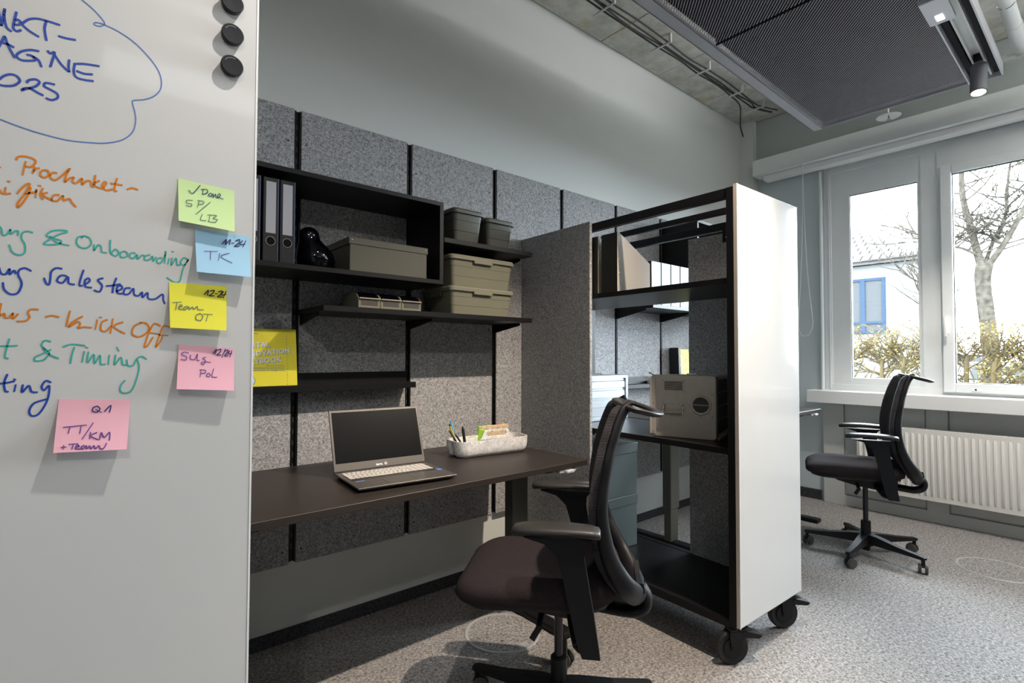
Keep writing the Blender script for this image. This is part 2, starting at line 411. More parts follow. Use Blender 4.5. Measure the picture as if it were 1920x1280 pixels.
struct('trim_6', MB().box(4.985, 5.02, -.695, -.68, .962, 2.88, bev=.002), 'white_trim')      # reveal edge
# cladding below the sill
cw = MB(); YS = [(-.69, -.845), (-1.40, -1.53), (-2.72, -2.86), (-4.05, -4.2)]
for a, b in YS: cw.box(4.985, 5.0185, b, a, .0005, .8565)
cw.box(4.986, 5.018, -5.6, -.69, 0, .083); cw.box(5.012, 5.019, -5.6, -.69, .08, .856)
struct('trim_7', cw, 'paint_warm', smooth=0)
tp = struct('trim_8', MB().box(5.0, 5.0105, -5.55, -4.22, .09, .85), 'paint_warm', smooth=0)
for a, b in ((-.852, -1.392), (-1.538, -2.712), (-2.868, -4.04)): MB().box(5.0, 5.010, b, a, .092, .852, bev=.002).build('cladding_panel', 'paint_warm', tp)

# radiator
rad = thing('radiator', 'long off-white ribbed panel radiator under the window sill', 'radiator', (4.90, -.97, .18))
MB().box(-.02, -.014, -1.9, 0, 0, .525, bev=.002).build('front_plate', 'radiator_white', rad)
MB().box(.03, .036, -1.9, 0, 0, .525, bev=.002).build('rear_plate', 'radiator_white', rad)
for a_ in (-.004, -1.9): MB().box(-.014, .03, a_, a_ + .004, .0, .525).build('side_cover', 'radiator_white', rad)
g = MB()
for k in range(int(1.9 / .012)): g.box(-.012, .028, -.012 * k - .009, -.012 * k - .006, .515, .523)
g.build('top_grille', 'radiator_white', rad); rib = None
for k in range(49):
    y = -.022 - .0385 * k
    if rib is None:
        q = MB(); pr = [(-.0095, 0), (-.0055, .008), (.0055, .008), (.0095, 0)]
        q.loft([[(-.02 - b * .2, a * .7, .035) for a, b in pr], [(-.02 - b, a, .05) for a, b in pr], [(-.02 - b, a, .475) for a, b in pr], [(-.02 - b * .2, a * .7, .49) for a, b in pr]])
        rib = q.build('rib', 'radiator_white', rad); rib.location = (0, y, 0)
    else:
        r2 = rib.copy(); COL.objects.link(r2); r2.location = (0, y, 0)
for yy in (-.3, -1.6): MB().box(.034, .085, yy - .02, yy, .1, .4).build('bracket', 'radiator_white', rad)
# blind cord
cpt = [at for at in [(4.84, -.600, 2.935), (4.84, -.598, 2.5), (4.84, -.58, 2.0), (4.84, -.556, 1.60), (4.84, -.555, 1.50), (4.84, -.575, 1.44), (4.84, -.607, 1.425), (4.84, -.645, 1.45), (4.84, -.668, 1.53), (4.84, -.655, 1.7), (4.84, -.63, 2.0), (4.84, -.61, 2.5), (4.84, -.606, 2.935)]]
tag(MB().tube(smooth_path(cpt, 6), .0022, seg=6).build('blind_cord', 'white_trim'), 'thin white blind pull cord hanging in a loop beside the window', 'cord')

# ------------------------------------------------------------------ ceiling sail with expanded mesh, track, spotlight, pipe, sprinkler
SX0, SX1, SY0, SY1, SZ = .80, 4.50, -.81, -1.755, 3.05
sail = thing('ceiling_sail', 'dark expanded metal mesh ceiling panel hung in a grey frame', 'ceiling panel', ((SX0 + SX1) / 2, (SY0 + SY1) / 2, SZ))
q = MB(); q.box(SX0, SX1, SY0 - .068, SY0, SZ, SZ + .006, bev=.001); q.box(SX0, SX1, SY0 - .005, SY0, SZ, SZ + .09); q.box(SX0, SX1, SY0 - .068, SY0 - .064, SZ, SZ + .022)
q.build('edge_frame', 'sail_metal', sail, world=True)
MB().box(SX1 - .004, SX1, SY1, SY0, SZ + .006, SZ + .09).build('end_frame', 'sail_metal', sail, world=True)
MB().box(SX0, SX1 - .005, SY1, SY0 - .07, SZ + .05, SZ + .06).build('acoustic_fleece', 'fleece_black', sail, world=True)
for (a, b) in ((SX0, 1.98), (1.995, 2.835), (2.845, SX1 - .006)):
    verts, faces = [], []; dx, dy = .022, .0098; sw = .0030
    ya, yb = SY0 - .068, SY1; rows = int(abs(yb - ya) / dy); cols = int((b - a) / (dx / 2))
    for j in range(rows + 1):
        y0 = ya - j * dy
        for i in range(cols + 1):
            yy = y0 + (dy / 2 if (i + j) % 2 else -dy / 2) * .92; xx = a + i * dx / 2
            verts += [(xx, yy + sw, SZ + .0235), (xx, yy - sw, SZ + .0195)]
            if i:
                k = len(verts); faces.append((k - 4, k - 3, k - 1, k - 2))
    me = bpy.data.meshes.new('mesh_sheet'); me.from_pydata(verts, [], faces); me.materials.append(MT['mesh_metal'])
    me.transform(WM(sail).inverted()); o = bpy.data.objects.new('mesh_sheet', me); COL.objects.link(o); o.parent = sail
for xx in (2.84,): MB().box(xx - .004, xx + .004, SY1, SY0 - .068, SZ + .016, SZ + .05).build('joint_bar', 'fleece_black', sail, world=True)
for xx in (1.4, 3.9):
    for yy in (-.95, -1.6): MB().cyl((xx, yy, SZ + .06), (xx, yy, 3.499), .003, seg=6).build('hanger_wire', 'sprinkler_chrome', sail, world=True)
trk = thing('light_track', 'grey channel with a lighting track along the mesh ceiling panel', 'light track', (3, -1.84, 3.05))
q = MB(); q.box(SX0, SX1, -1.765, -1.757, SZ, SZ + .085); q.box(SX0, SX1, -1.925, -1.917, SZ, SZ + .085); q.box(SX0, SX1, -1.925, -1.757, SZ + .08, SZ + .088); q.box(SX1 - .004, SX1, -1.925, -1.757, SZ, SZ + .085)
q.build('channel', 'sail_metal', trk, world=True)
q = MB(); q.box(SX0, SX1 - .01, -1.822, -1.812, SZ + .02, SZ + .08); q.box(SX0, SX1 - .01, -1.874, -1.864, SZ + .02, SZ + .08); q.box(SX0, SX1 - .01, -1.864, -1.822, SZ + .05, SZ + .08)
q.build('rail', 'pipe_white', trk, world=True)
q = MB(); q.box(SX0, SX1 - .01, -1.800, -1.775, SZ + .03, SZ + .079); q.box(SX0, SX1 - .01, -1.912, -1.885, SZ + .03, SZ + .079); q.build('inner_lining', 'fleece_black', trk, world=True)  # black strips put in for the shaded gaps beside the rail
def spot(x, y, aim, label):
    t = thing('track_spotlight', label, 'spotlight', (x, y, SZ + .04), 0, 'track spotlights')
    MB().box(-.05, .05, -.018, .018, -.035, .01, bev=.003).build('adapter', 'fleece_black', t)
    MB().cyl((0, 0, -.06), (0, 0, -.035), .032, bev=.003).build('swivel', 'pipe_white', t)
    d = (Vector(aim) - Vector((x, y, SZ))).normalized(); c = Vector((.0, -.0, -.075))
    p0 = c - d * .03 ; p1 = c + d * .155
    p0 = p0 + Vector((.0, 0, 0))
    M = MB(); M.cyl(p0, p1, .041, seg=28, bev=.004); M.build('housing', 'spot_grey', t)
    MB().cyl(p1, p1 + d * .0015, .035, seg=24).build('lens', 'lamp_lit', t)
    return t
spot(4.22, -1.845, (4.06, -1.84, 2.2), 'grey cylindrical track spotlight at the window end of the track')
em = thing('emergency_light', 'flat grey emergency light box with a small lit lens on the track', 'light', (3.36, -1.80, SZ))
MB().box(-.13, .13, -.055, .055, -.03, 0, bev=.004).build('housing', 'sail_metal', em)
MB().box(.03, .09, -.016, .016, -.0325, -.0295, bev=.001).build('lens', 'lamp_white', em)
pp = thing('sprinkler_pipe', 'thick white pipe under the ceiling bending towards the window wall', 'pipe', (4.3, -1.985, 3.3))
MB().cyl((2.6, -1.985, 3.31), (4.40, -1.985, 3.31), .038, seg=24).build('pipe_run', 'pipe_white', pp, world=True)
MB().cyl((4.40, -1.985, 3.31), (4.78, -1.985, 3.31), .041, seg=24, bev=.003).build('pipe_sleeve', 'pipe_white', pp, world=True)
MB().tube(smooth_path([(4.78, -1.985, 3.31), (4.84, -1.985, 3.31), (4.875, -1.96, 3.31), (4.88, -1.9, 3.31), (4.88, -1.8, 3.31)], 5), .022, seg=16).build('elbow', 'pipe_white', pp, world=True)
MB().cyl((4.88, -1.86, 3.31), (4.88, -1.80, 3.31), .03, seg=18, bev=.003).build('coupling', 'sprinkler_chrome', pp, world=True)
for xx in (3.2, 4.1): MB().tube([(xx, -1.985 + .04 * math.cos(a * .5236), 3.31 + .04 * math.sin(a * .5236)) for a in range(12)], .003, closed=True, seg=6).build('pipe_ring', 'sprinkler_chrome', pp, world=True); MB().cyl((xx, -1.985, 3.35), (xx, -1.985, 3.499), .004, seg=6).build('hanger', 'sprinkler_chrome', pp, world=True)
sp = thing('sprinkler', 'chrome sprinkler with a clear round shield and red bulb', 'sprinkler', (4.66, -1.275, 3.07))
MB().lathe([(.0, .0), (.012, 0), (.03, -.002), (.078, -.014), (.079, -.011), (.03, .004), (.012, .008), (0, .008)], seg=32).build('shield', 'pipe_white', sp)
MB().cyl((0, 0, .006), (0, 0, .43), .008, seg=10).build('drop_pipe', 'sprinkler_chrome', sp)
q = MB(); q.tube(smooth_path([(-.004, 0, 0), (-.014, 0, -.012), (-.010, 0, -.03), (0, 0, -.034), (.010, 0, -.03), (.014, 0, -.012), (.004, 0, 0)], 4), .0022, seg=6); q.cyl((0, 0, -.037), (0, 0, -.034), .016, seg=14); q.build('deflector', 'sprinkler_chrome', sp)
MB().cyl((0, 0, -.030), (0, 0, -.002), .0035, seg=8).build('glass_bulb', 'bulb_red', sp)

# ------------------------------------------------------------------ felt wall panels and slotted rails
XA, SP, GW = .7306, .5571, .0304
FZ0, FZ1, FY = .3427, 2.3395, -.035
fpl = {-1: 'leftmost grey felt wall panel, partly hidden behind the near whiteboard', 0: 'grey felt wall panel behind the open laptop', 1: 'grey felt wall panel between laptop and pen caddy, behind the long shelf',
       2: 'grey felt wall panel cut in front by the felt divider, behind the small bins', 3: 'grey felt wall panel above the felt divider, seen over the dark rack edge', 4: 'grey felt wall panel seen through the rack behind the aluminium trunk', 5: 'rightmost grey felt wall panel seen through the rack behind the yellow book', -2: 'hidden grey felt wall panel behind the near rack'}
for i in range(-1, 6):
    x0, x1 = XA + i * SP + GW, XA + (i + 1) * SP
    t = thing('felt_wall_panel', fpl[i], 'wall panel', ((x0 + x1) / 2, 0, FZ0), 0, 'felt wall panels')
    MB().box(x0, x1, FY, -.012, FZ0, FZ1, bev=.0015).build('felt_board', 'felt_grey', t, world=True, smooth=0)
    for zz in (.40, 1.40, 2.19):
        for xx in (x0 + .022, x1 - .026):
            MB().cyl((xx, FY - .0012, zz), (xx, FY + .002, zz), .0042, seg=8).build('screw', 'binder_black', t, world=True)
rl = {-1: 'hidden behind the near whiteboard', 0: 'left of the open laptop, beside the yellow book', 1: 'just right of the open laptop', 2: 'behind the pen caddy and the stacked bins', 3: 'above the felt divider', 4: 'seen through the rack over the trunk', 5: 'seen through the rack beside the dark far cabinet'}
sl0 = None
for i in range(-1, 7):
    x0 = XA + i * SP
    if i == 6: lab = 'black slotted wall rail nearest the window'
    else: lab = 'black slotted wall rail between felt panels, ' + rl[i]
    t = thing('wall_rail', lab, 'rail', (x0 + GW / 2, 0, FZ0), 0, 'slotted wall rails')
    q = MB(); q.box(x0 + .0035, x0 + GW - .0035, -.020, -.001, FZ0 + .008, FZ1 - .004)
    q.box(x0 + .0035, x0 + .0075, -.031, -.020, FZ0 + .008, FZ1 - .004); q.box(x0 + GW - .0075, x0 + GW - .0035, -.031, -.020, FZ0 + .008, FZ1 - .004)
    q.build('channel', 'black_metal', t, world=True)
    for k in range(38):
        zz = FZ0 + .06 + k * .05
        if sl0 is None: sl0 = MB().box(-.0025, .0025, -.0005, .0005, 0, .022).build('slot', 'case_dark', t, smooth=0); so_ = sl0
        else: so_ = sl0.copy(); COL.objects.link(so_); so_.parent = t
        so_.location = (0, -.020, zz - FZ0)
def bracket(t, x, z, d, h=.045):
    MB().prism([(-.022, z), (-d, z), (-d, z - .012), (-.05, z - h), (-.022, z - h)], x - .002, x + .002, 'yz').build('bracket', 'black_metal', t, world=True)

# open cabinet on the wall
cb = thing('wall_cabinet', 'black open wall cabinet holding lever arch files, glass ornament and olive box', 'cabinet', (.80, 0, 1.578))
MB().box(.29, 1.308, -.35, -.036, 1.943, 1.962, bev=.001).build('top_board', 'black_board', cb, world=True)
MB().box(.29, 1.308, -.35, -.036, 1.578, 1.598, bev=.001).build('bottom_board', 'black_board', cb, world=True)
MB().box(1.289, 1.308, -.3495, -.036, 1.598, 1.943).build('side_board', 'black_board', cb, world=True)
MB().box(.29, .309, -.3495, -.036, 1.598, 1.943).build('side_board', 'black_board', cb, world=True)
# shelves
sh = thing('wall_shelf', 'long black wall shelf carrying small parts bins and two stacked olive boxes', 'shelf', (1.3, 0, 1.425), 0, 'black wall shelves')
MB().box(.752, 1.869, -.35, -.036, 1.425, 1.448, bev=.0012).build('board', 'black_board', sh, world=True)
for xx in (.765, 1.302, 1.859): bracket(sh, xx, 1.425, .26)
sh = thing('wall_shelf', 'short black wall shelf under the two small lidded olive bins', 'shelf', (1.6, 0, 1.778), 0, 'black wall shelves')
MB().box(1.312, 1.869, -.35, -.036, 1.778, 1.801, bev=.0012).build('board', 'black_board', sh, world=True)
for xx in (1.326, 1.859): bracket(sh, xx, 1.778, .26)
sh = thing('wall_shelf', 'far black wall shelf of pale magazine files, seen through the rack', 'shelf', (3.5, 0, 1.575), 0, 'black wall shelves')
MB().box(2.97, 4.08, -.35, -.036, 1.575, 1.598, bev=.0012).build('board', 'black_board', sh, world=True)
for xx in (2.978, 3.53): bracket(sh, xx, 1.575, .29, .06)
def ledge(x0, x1, z, label):
    t = thing('display_ledge', label, 'ledge', ((x0 + x1) / 2, 0, z), 0, 'narrow display ledges')
    q = MB(); q.box(x0, x1, -.13, -.036, z - .006, z); q.box(x0, x1, -.135, -.126, z - .026, z + .002, bev=.001); q.build('tray', 'black_metal', t, world=True)
    MB().box(x0, x1, -.042, -.036, z, z + .052).build('back_plate', 'black_metal', t, world=True)
    return t
ledge(.29, 1.292, 1.118, 'narrow black ledge behind the laptop with a yellow book on it')
ledge(2.70, 3.95, 1.043, 'narrow black ledge over the far desk, seen through the rack')
# far cabinet
cb = thing('wall_cabinet', 'far black wall cabinet with a pale front edge, seen through the rack', 'cabinet', (4.0, 0, 1.88))
for nm, a in (('top_board', (3.545, 4.05, -.345, -.036, 2.252, 2.272)), ('bottom_board', (3.545, 4.05, -.345, -.036, 1.88, 1.90)), ('side_board', (3.545, 3.565, -.3445, -.036, 1.90, 2.252)), ('side_board', (4.03, 4.05, -.3445, -.036, 1.90, 2.252))):
    MB().box(*a, bev=.001).build(nm, 'black_board', cb, world=True)

# lever arch files
bl = ['lever arch file half hidden behind the near whiteboard edge', 'middle lever arch file, between two others in the black cabinet', 'lever arch file next to the black glass ornament']
for i, xx in enumerate((.466, .530, .590)):
    w = .054; t = thing('lever_arch_file', 'black ' + bl[i], 'binder', (xx + w / 2, -.33, 1.598), 0, 'lever arch files in the black cabinet')
    q = MB(); q.box(-w / 2, w / 2, 0, .285, 0.0005, .318, bev=.002); q.build('cover', 'binder_black', t)
    MB().box(-.017, .018, -.0012, .0, .108, .302).build('spine_label', 'binder_label', t)
    MB().box(w / 2 - .002, w / 2 + .0008, -.001, .004, .002, .317).build('edge_trim', 'binder_edge', t)
    MB().tube([(.0 + .0165 * math.cos(a * .3927), -.0015, .078 + .0165 * math.sin(a * .3927)) for a in range(16)], .0016, seg=6, closed=True).build('finger_ring', 'rivet', t)
    MB().cyl((0, -.0008, .078), (0, .002, .078), .0155, seg=18).build('finger_hole', 'laptop_screen', t)
# black glass ornament
orn = MB(); rings = []
for z, r, ox in ((0, .045, .008), (.004, .062, .008), (.02, .075, .008), (.045, .079, .008), (.075, .073, .004), (.10, .062, -.004), (.118, .050, -.012), (.132, .043, -.018), (.145, .042, -.021), (.158, .040, -.022), (.170, .033, -.022), (.179, .022, -.021), (.184, .009, -.020)):
    rings.append([(ox + r * math.cos(a * math.pi / 16), r * math.sin(a * math.pi / 16), z) for a in range(32)])
orn.loft(rings); o = orn.build('glass_ornament', 'vase_glass', smooth=80); o.location = (.765, -.20, 1.5985)
tag(o, 'glossy black pear-shaped glass ornament between files and olive box', 'ornament')
# lidded document box in the cabinet
t = thing('document_box', 'flat olive lidded box with riveted corners in the black cabinet', 'box', (1.05, -.33, 1.5985))
MB().box(-.183, .183, .003, .26, 0, .118, bev=.002).build('body', 'olive_paint', t)
MB().box(-.188, .188, 0, .264, .112, .142, bev=.002).build('lid', 'olive_paint', t)
for xx in (-.175, .175): MB().ball((xx, -.0005, .129), .0035, (1, .5, 1), 8).build('rivet', 'rivet', t)
for xx in (-.189, .189):
    MB().ball((xx, .02, .129), .0035, (.5, 1, 1), 8).build('rivet', 'rivet', t)

def storage_box(name, label, group, x, y, z, w, d, h, m, lidm, handle=True, tap=.014, rz=0):
    """tapered plastic box: three stepped bands, overhanging lid with a clip lip"""
    t = thing(name, label, 'storage box', (x, y, z), rz, group)
    q = MB(); bands = [(0, .36), (.36, .72), (.72, 1)]; hb = h - .020
    rings = []
    def ring(f, off=0):
        e = tap * (1 - f); return [(px + 0, py + d / 2, f * hb) for px, py in rrect(w / 2 - e - off, d / 2 - e - off, .02, 4)]
    for a, b in bands:
        rings += [ring(a, .0015 if a else .004), ring(a + .008, 0), ring(b - .008, 0), ring(b, .0015)]
    q.loft(rings); q.build('body', m, t, smooth=30)
    q = MB(); q.loft([[(px, py + d / 2, zz) for px, py in rrect(w / 2 + o_, d / 2 + o_, .024, 4)] for zz, o_ in ((hb - .004, .004), (hb - .004, .009), (hb + .010, .009), (hb + .018, .004), (hb + .018, -.004), (hb + .014, -.007))])
    if handle: q.box(-w * .17, w * .13, -.012, -.007, hb - .018, hb, bev=.002)
    q.build('lid', lidm, t, smooth=30)
    for sx in (-1, 1): MB().box(sx * (w / 2 + .003), sx * (w / 2 + .010), d * .3, d * .7, hb - .028, hb, bev=.002).build('side_clip', lidm, t)
    return t
storage_box('storage_box', 'wide olive plastic box, lower of the stack on the long shelf', 'wide olive boxes on the long shelf', 1.562, -.325, 1.449, .385, .26, .137, 'olive_plastic', 'olive_plastic')
storage_box('storage_box', 'wide olive plastic box, upper of the stack, just under the short shelf', 'wide olive boxes on the long shelf', 1.562, -.325, 1.5865, .385, .26, .152, 'olive_plastic', 'olive_plastic')
storage_box('storage_box', 'small dark olive bin beside the black cabinet on the short shelf', 'small olive bins on the short shelf', 1.462, -.335, 1.802, .172, .26, .158, 'olive_dark', 'olive_dark', False, .012)
storage_box('storage_box', 'small dark olive bin at the divider end of the short shelf', 'small olive bins on the short shelf', 1.668, -.325, 1.802, .172, .25, .146, 'olive_dark', 'olive_dark', False, .014)
# three small flip-front parts bins
for i in range(3):
    t = thing('parts_bin', 'small olive parts bin with flip lid, ' + ['nearest the yellow book', 'middle one of the row of three', 'next to the stacked olive boxes'][i], 'bin', (.968 + i * .1015, -.30, 1.4488), 0, 'small flip-lid parts bins on the long shelf')
    P_ = [(0, 0), (0, .040), (.012, .056), (.03, .066), (.055, .072), (.17, .072), (.17, 0)]
    q = MB()
    for sx in (-.0495, .0465): q.prism(P_, sx, sx + .003, 'yz')
    q.box(-.0465, .0465, 0, .17, 0, .003); q.box(-.0465, .0465, .167, .17, .003, .07); q.box(-.0465, .0465, 0, .003, .003, .040, bev=.0005); q.box(-.0465, .0465, .055, .17, .069, .072)
    q.build('bin_body', 'olive_plastic', t)
    MB().loft([[(-.046, y_, z_), (.046, y_, z_), (.046, y_, z_ - .0015), (-.046, y_, z_ - .0015)] for y_, z_ in ((.002, .044), (.013, .0565), (.031, .067), (.055, .0735))]).build('flip_lid', 'vase_glass', t)
    MB().box(-.048, .049, -.009, .001, .040, .046, bev=.0015).build('lid_lip', 'file_edge', t)
    MB().box(-.038, .038, -.0008, .0, .014, .036).build('label_window', 'case_dark', t)

# yellow playbook on the ledge
bk = thing('book', 'yellow paperback with slanted white title leaning on the ledge by the whiteboard', 'book', (.631, -.088, 1.1185), 0)
BM = Matrix.Rotation(R(-7), 4, 'X')
MB().box(-.130, .106, -.012, .0, 0, .240, bev=.0008).build('cover', 'book_yellow', bk, M=BM)
MB().box(-.129, .104, -.0105, -.0015, .0008, .2405).build('page_block', 'book_pages', bk, M=BM)
TM = BM @ Matrix.Translation((0, -.0124, 0)) @ Matrix.Rotation(R(90), 4, 'X')
def bt(body, x, z, size, m, dz=0, rot=6, dy=0, **k):
    return text_mesh('title_print', body, size, m, bk, TM @ Matrix.Translation((x, z, dy)) @ Matrix.Rotation(R(rot), 4, 'Z'), extrude=.00015, **k)
for body, x, z in (('DIGITAL', -.001, .166), ('INNOVATION', .081, .140), ('PLAYBOOK', .044, .103)):
    bt(body, x + .0018, z - .0016, .030, 'print_blue', align='RIGHT', bold=.0008, spacing=1.02)
    bt(body, x, z, .030, 'print_white', align='RIGHT', bold=.0005, dy=.0003, spacing=1.02)
for k, s_ in enumerate(('Das unverzichtbare', 'Arbeitsbuch f\u00fcr Gr\u00fcnder*innen,', 'Macher*innen und Manager*innen')):
    bt(s_, .055, .083 - .0098 * k, .0092, 'print_blue', rot=0, align='RIGHT')
q = MB()
for k in range(17): q.box(.0655, .0668, -.0126, -.0119, .004 + k * .0128, .0095 + k * .0128)
q.build('dashed_line', 'print_blue', bk, M=BM)
MB().cyl((-.083, -.0128, .024), (-.083, -.0119, .024), .0225, seg=28).build('badge', 'print_blue', bk, M=BM)
MB().cyl((-.084, -.0131, .0245), (-.084, -.0125, .0245), .0208, seg=28).build('badge', 'print_white', bk, M=BM)
q = MB(); q.box(-.078, -.070, -.0134, -.0130, .027, .0282); q.box(-.079, -.071, -.0134, -.0130, .016, .0172); q.box(-.092, -.080, -.0134, -.0130, .0215, .0227); q.build('badge_print', 'print_blue', bk, M=BM)
bt('Autorenteam', -.047, .217, .0065, 'print_blue', rot=0, align='RIGHT')

# far ledge: books and pad
t = thing('book', 'yellow paperback leaning on the far ledge behind the trunk', 'book', (3.76, -.085, 1.0435))
MB().box(-.085, .12, -.010, .0, 0, .262, bev=.0008).build('cover', 'book_yellow', t, M=BM)
q = MB()
for k in range(7): q.box(-.07 + k * .024, -.066 + k * .024, -.0108, -.0099, .03 + (k % 3) * .02, .225 - (k % 2) * .02)
q.build('cover_print', 'book_pages', t, M=BM)
t = thing('book', 'slim black book standing upright beside the far yellow paperback', 'book', (3.652, -.095, 1.046))
MB().box(-.014, .016, -.030, .05, 0, .270, bev=.0015, rot=Matrix.Rotation(R(-3), 3, 'Y')).build('cover', 'binder_black', t)
for k in range(3): MB().ball((.001, -.031, .06 + .07 * k), .004, (1, .4, 1), 8).build('stud', 'rivet', t)
t = thing('notepad', 'pale yellow pad lying on the far ledge with a black pen on it', 'notepad', (3.42, -.088, 1.0435))
MB().box(-.10, .10, -.034, .034, 0, .018, bev=.001).build('paper_block', 'book_pages', t)
MB().box(-.10, .10, -.034, .034, .018, .0195).build('top_sheet', 'pad_kraft', t)
t = thing('pen', 'black pen sticking up on the far notepad', 'pen', (3.40, -.10, 1.063))
MB().cyl((.05, 0, .0055), (-.075, .03, .062), .005, seg=10).build('barrel', 'binder_black', t)

# pale magazine files on the far shelf
for i in range(4):
    xx = 2.975 + .118 * i
    t = thing('magazine_file', 'pale grey magazine file on the far shelf, ' + ['nearest the felt divider', 'second from the divider', 'third from the divider', 'fourth from the divider'][i], 'magazine file', (xx, -.335, 1.5985), 0, 'pale magazine files on the far shelf')
    MB().box(0, .108, 0, .004, 0, .295, bev=.001).build('front_panel', 'file_white', t)
    q = MB(); P_ = [(.004, 0), (.004, .295), (.08, .295), (.25, .16), (.25, 0)]
    q.prism(P_, .0, .003, 'yz'); q.prism(P_, .105, .108, 'yz'); q.box(.003, .105, .247, .25, 0, .16); q.box(.003, .105, .004, .25, 0, .003); q.build('side_panels', 'file_dark', t)
    q = MB()
    for zz in (.02, .15, .275): q.ball((-.0008, .02, zz), .004, (.4, 1, 1), 8)
    q.build('rivets', 'rivet', t)

# ------------------------------------------------------------------ desks
def desk(name, label, x0, x1, y0, y1, z, legm, legx, switch, top_m='desk_dark'):
    t = thing(name, label, 'desk', ((x0 + x1) / 2, (y0 + y1) / 2, 0))
    MB().box(x0, x1, y1, y0, z - .025, z, bev=.0015).build('desk_top', top_m, t, world=True)
    fy0, fy1 = y0 - .0, y1 + .06
    for lx in legx:
        ly = -.42
        MB().box(lx - .05, lx + .05, ly - .032, ly + .032, .24, z - .055, bev=.004).build('upper_leg', legm, t, world=True)
        MB().box(lx - .0425, lx + .0425, ly - .026, ly + .026, .03, .245, bev=.003).build('lower_leg', legm, t, world=True)
        MB().box(lx - .035, lx + .035, y1 - .015, y0 - .03, .002, .03, bev=.006).build('foot', 'black_metal', t, world=True)
        MB().box(lx - .03, lx + .03, y1 + .1, y0 - .08, z - .06, z - .0255, bev=.003).build('top_bracket', 'black_metal', t, world=True)
    MB().box(legx[0], legx[1], -.45, -.39, z - .062, z - .028).build('cross_beam', 'black_metal', t, world=True)
    q = MB(); q.box(switch - .055, switch + .055, y1 + .005, y1 + .05, z - .042, z - .0255, bev=.003); q.box(switch - .025, switch + .025, y1 - .014, y1 + .01, z - .043, z - .029, bev=.003)
    q.build('height_switch', 'sail_metal', t, world=True)
    q = MB()
    for dx in (-.011, .011): q.cyl((switch + dx, y1 - .0155, z - .036), (switch + dx, y1 - .0135, z - .036), .0022, seg=8)
    q.build('switch_buttons', 'print_white', t, world=True)
    return t
desk('height_adjustable_desk', 'dark brown height-adjustable desk with laptop in the felt booth', .28, 1.84, -.045, -.765, .767, 'leg_taupe', (.42, 1.70), 1.715)
desk('height_adjustable_desk', 'far raised dark desk by the window, mostly hidden by the whiteboard rack', 2.80, 4.40, -.045, -.875, .848, 'leg_taupe', (3.06, 4.30), 4.28)

# ------------------------------------------------------------------ laptop
ZD = .767
lp = thing('laptop', 'open dark grey laptop with blank screen and light keys on the desk', 'laptop', (.975, -.53, ZD), R(-5.0))
# local axes: x across, y towards the wall. deck
LW, LD = .392, .300
MB().box(-LW / 2, LW / 2, -LD / 2, LD / 2, .012, .019, bev=.0018).build('deck', 'laptop_body', lp)
q = MB(); q.loft([[(px, py, .004) for px, py in rrect(LW / 2 - .012, LD / 2 - .010, .012)], [(px, py, .0125) for px, py in rrect(LW / 2 - .002, LD / 2 - .002, .008)]]); q.build('bottom_case', 'laptop_rubber', lp)
for sx in (-1, 1):
    MB().box(sx * .15 - .03, sx * .15 + .03, LD / 2 - .03, LD / 2 - .02, 0, .004).build('rubber_foot', 'laptop_rubber', lp)
    MB().box(sx * .12 - .02, sx * .12 + .02, -LD / 2 + .015, -LD / 2 + .025, 0, .004).build('rubber_foot', 'laptop_rubber', lp)
MB().box(-.178, .166, -.028, .108, .0188, .0193).build('keyboard_bed', 'laptop_screen', lp)
key = None; kw = .0176
def addkey(x0, x1, y0, y1):
    q = MB(); q.box(x0 + .0012, x1 - .0012, y0 + .0012, y1 - .0012, .0193, .0212, bev=.0006); return q.build('key', 'laptop_key', lp)
rowy = [.108 - .0125, .0955 - .0185, .077 - .0185, .0585 - .0185, .040 - .0185, .0215 - .0185 - .004]
kb = []
x = -.178
def keyrow(y0, y1, widths, x0=-.178):
    x = x0
    for w_ in widths:
        addkey(x, x + w_, y0, y1); x += w_
u = .0181
keyrow(.0950, .1075, [.0191] * 18)
keyrow(.0755, .0945, [u] * 13 + [u * 1.35] + [.0165] * 4 if False else [u] * 13 + [u * 1.3] + [.0180] * 4 if False else [.0178] * 13 + [.0255] + [.0218] * 4)
keyrow(.0560, .0750, [.0265] + [.0178] * 12 + [.0168] + [.0218] * 4)
keyrow(.0365, .0555, [.0295] + [.0178] * 12 + [.0138] + [.0218] * 4)
keyrow(.0170, .0360, [.0215] + [.0178] * 11 + [.0405 - .0015] + [.0218] * 4)
keyrow(-.0025, .0165, [.0235, .0178, .0178, .0178, .098, .0178, .0178, .0178, .0178, .0108] + [.0218] * 4)
MB().box(-.075, .035, -.132, -.045, .0189, .0194, bev=.0004).build('touchpad', 'laptop_body', lp)
q = MB()
for a in ((-.076, -.0752, -.133, -.045), (.035, .0358, -.133, -.045), (-.076, .0358, -.045, -.0442)): q.box(*a, .0189, .01955)
q.build('touchpad_groove', 'laptop_screen', lp)
MB().box(.168, .188, -.040, -.018, .0189, .0194).build('sticker', 'sticker_blue', lp)
MB().box(-.170, -.140, -.052, -.044, .0189, .0194).build('sticker', 'sticker_blue', lp)
LM = Matrix.Translation((0, LD / 2 - .012, .016)) @ Matrix.Rotation(R(-20), 4, 'X')
SH = .254
MB().box(-LW / 2, LW / 2, -.003, .004, .004, SH, bev=.002).build('lid', 'laptop_lid', lp, M=LM)
MB().box(-LW / 2 + .010, LW / 2 - .010, -.0036, -.0029, .036, SH - .010).build('screen', 'laptop_screen', lp, M=LM)
MB().cyl((-LW / 2 + .03, 0, .0), (LW / 2 - .03, 0, .0), .006, seg=12).build('hinge', 'laptop_rubber', lp, M=LM)
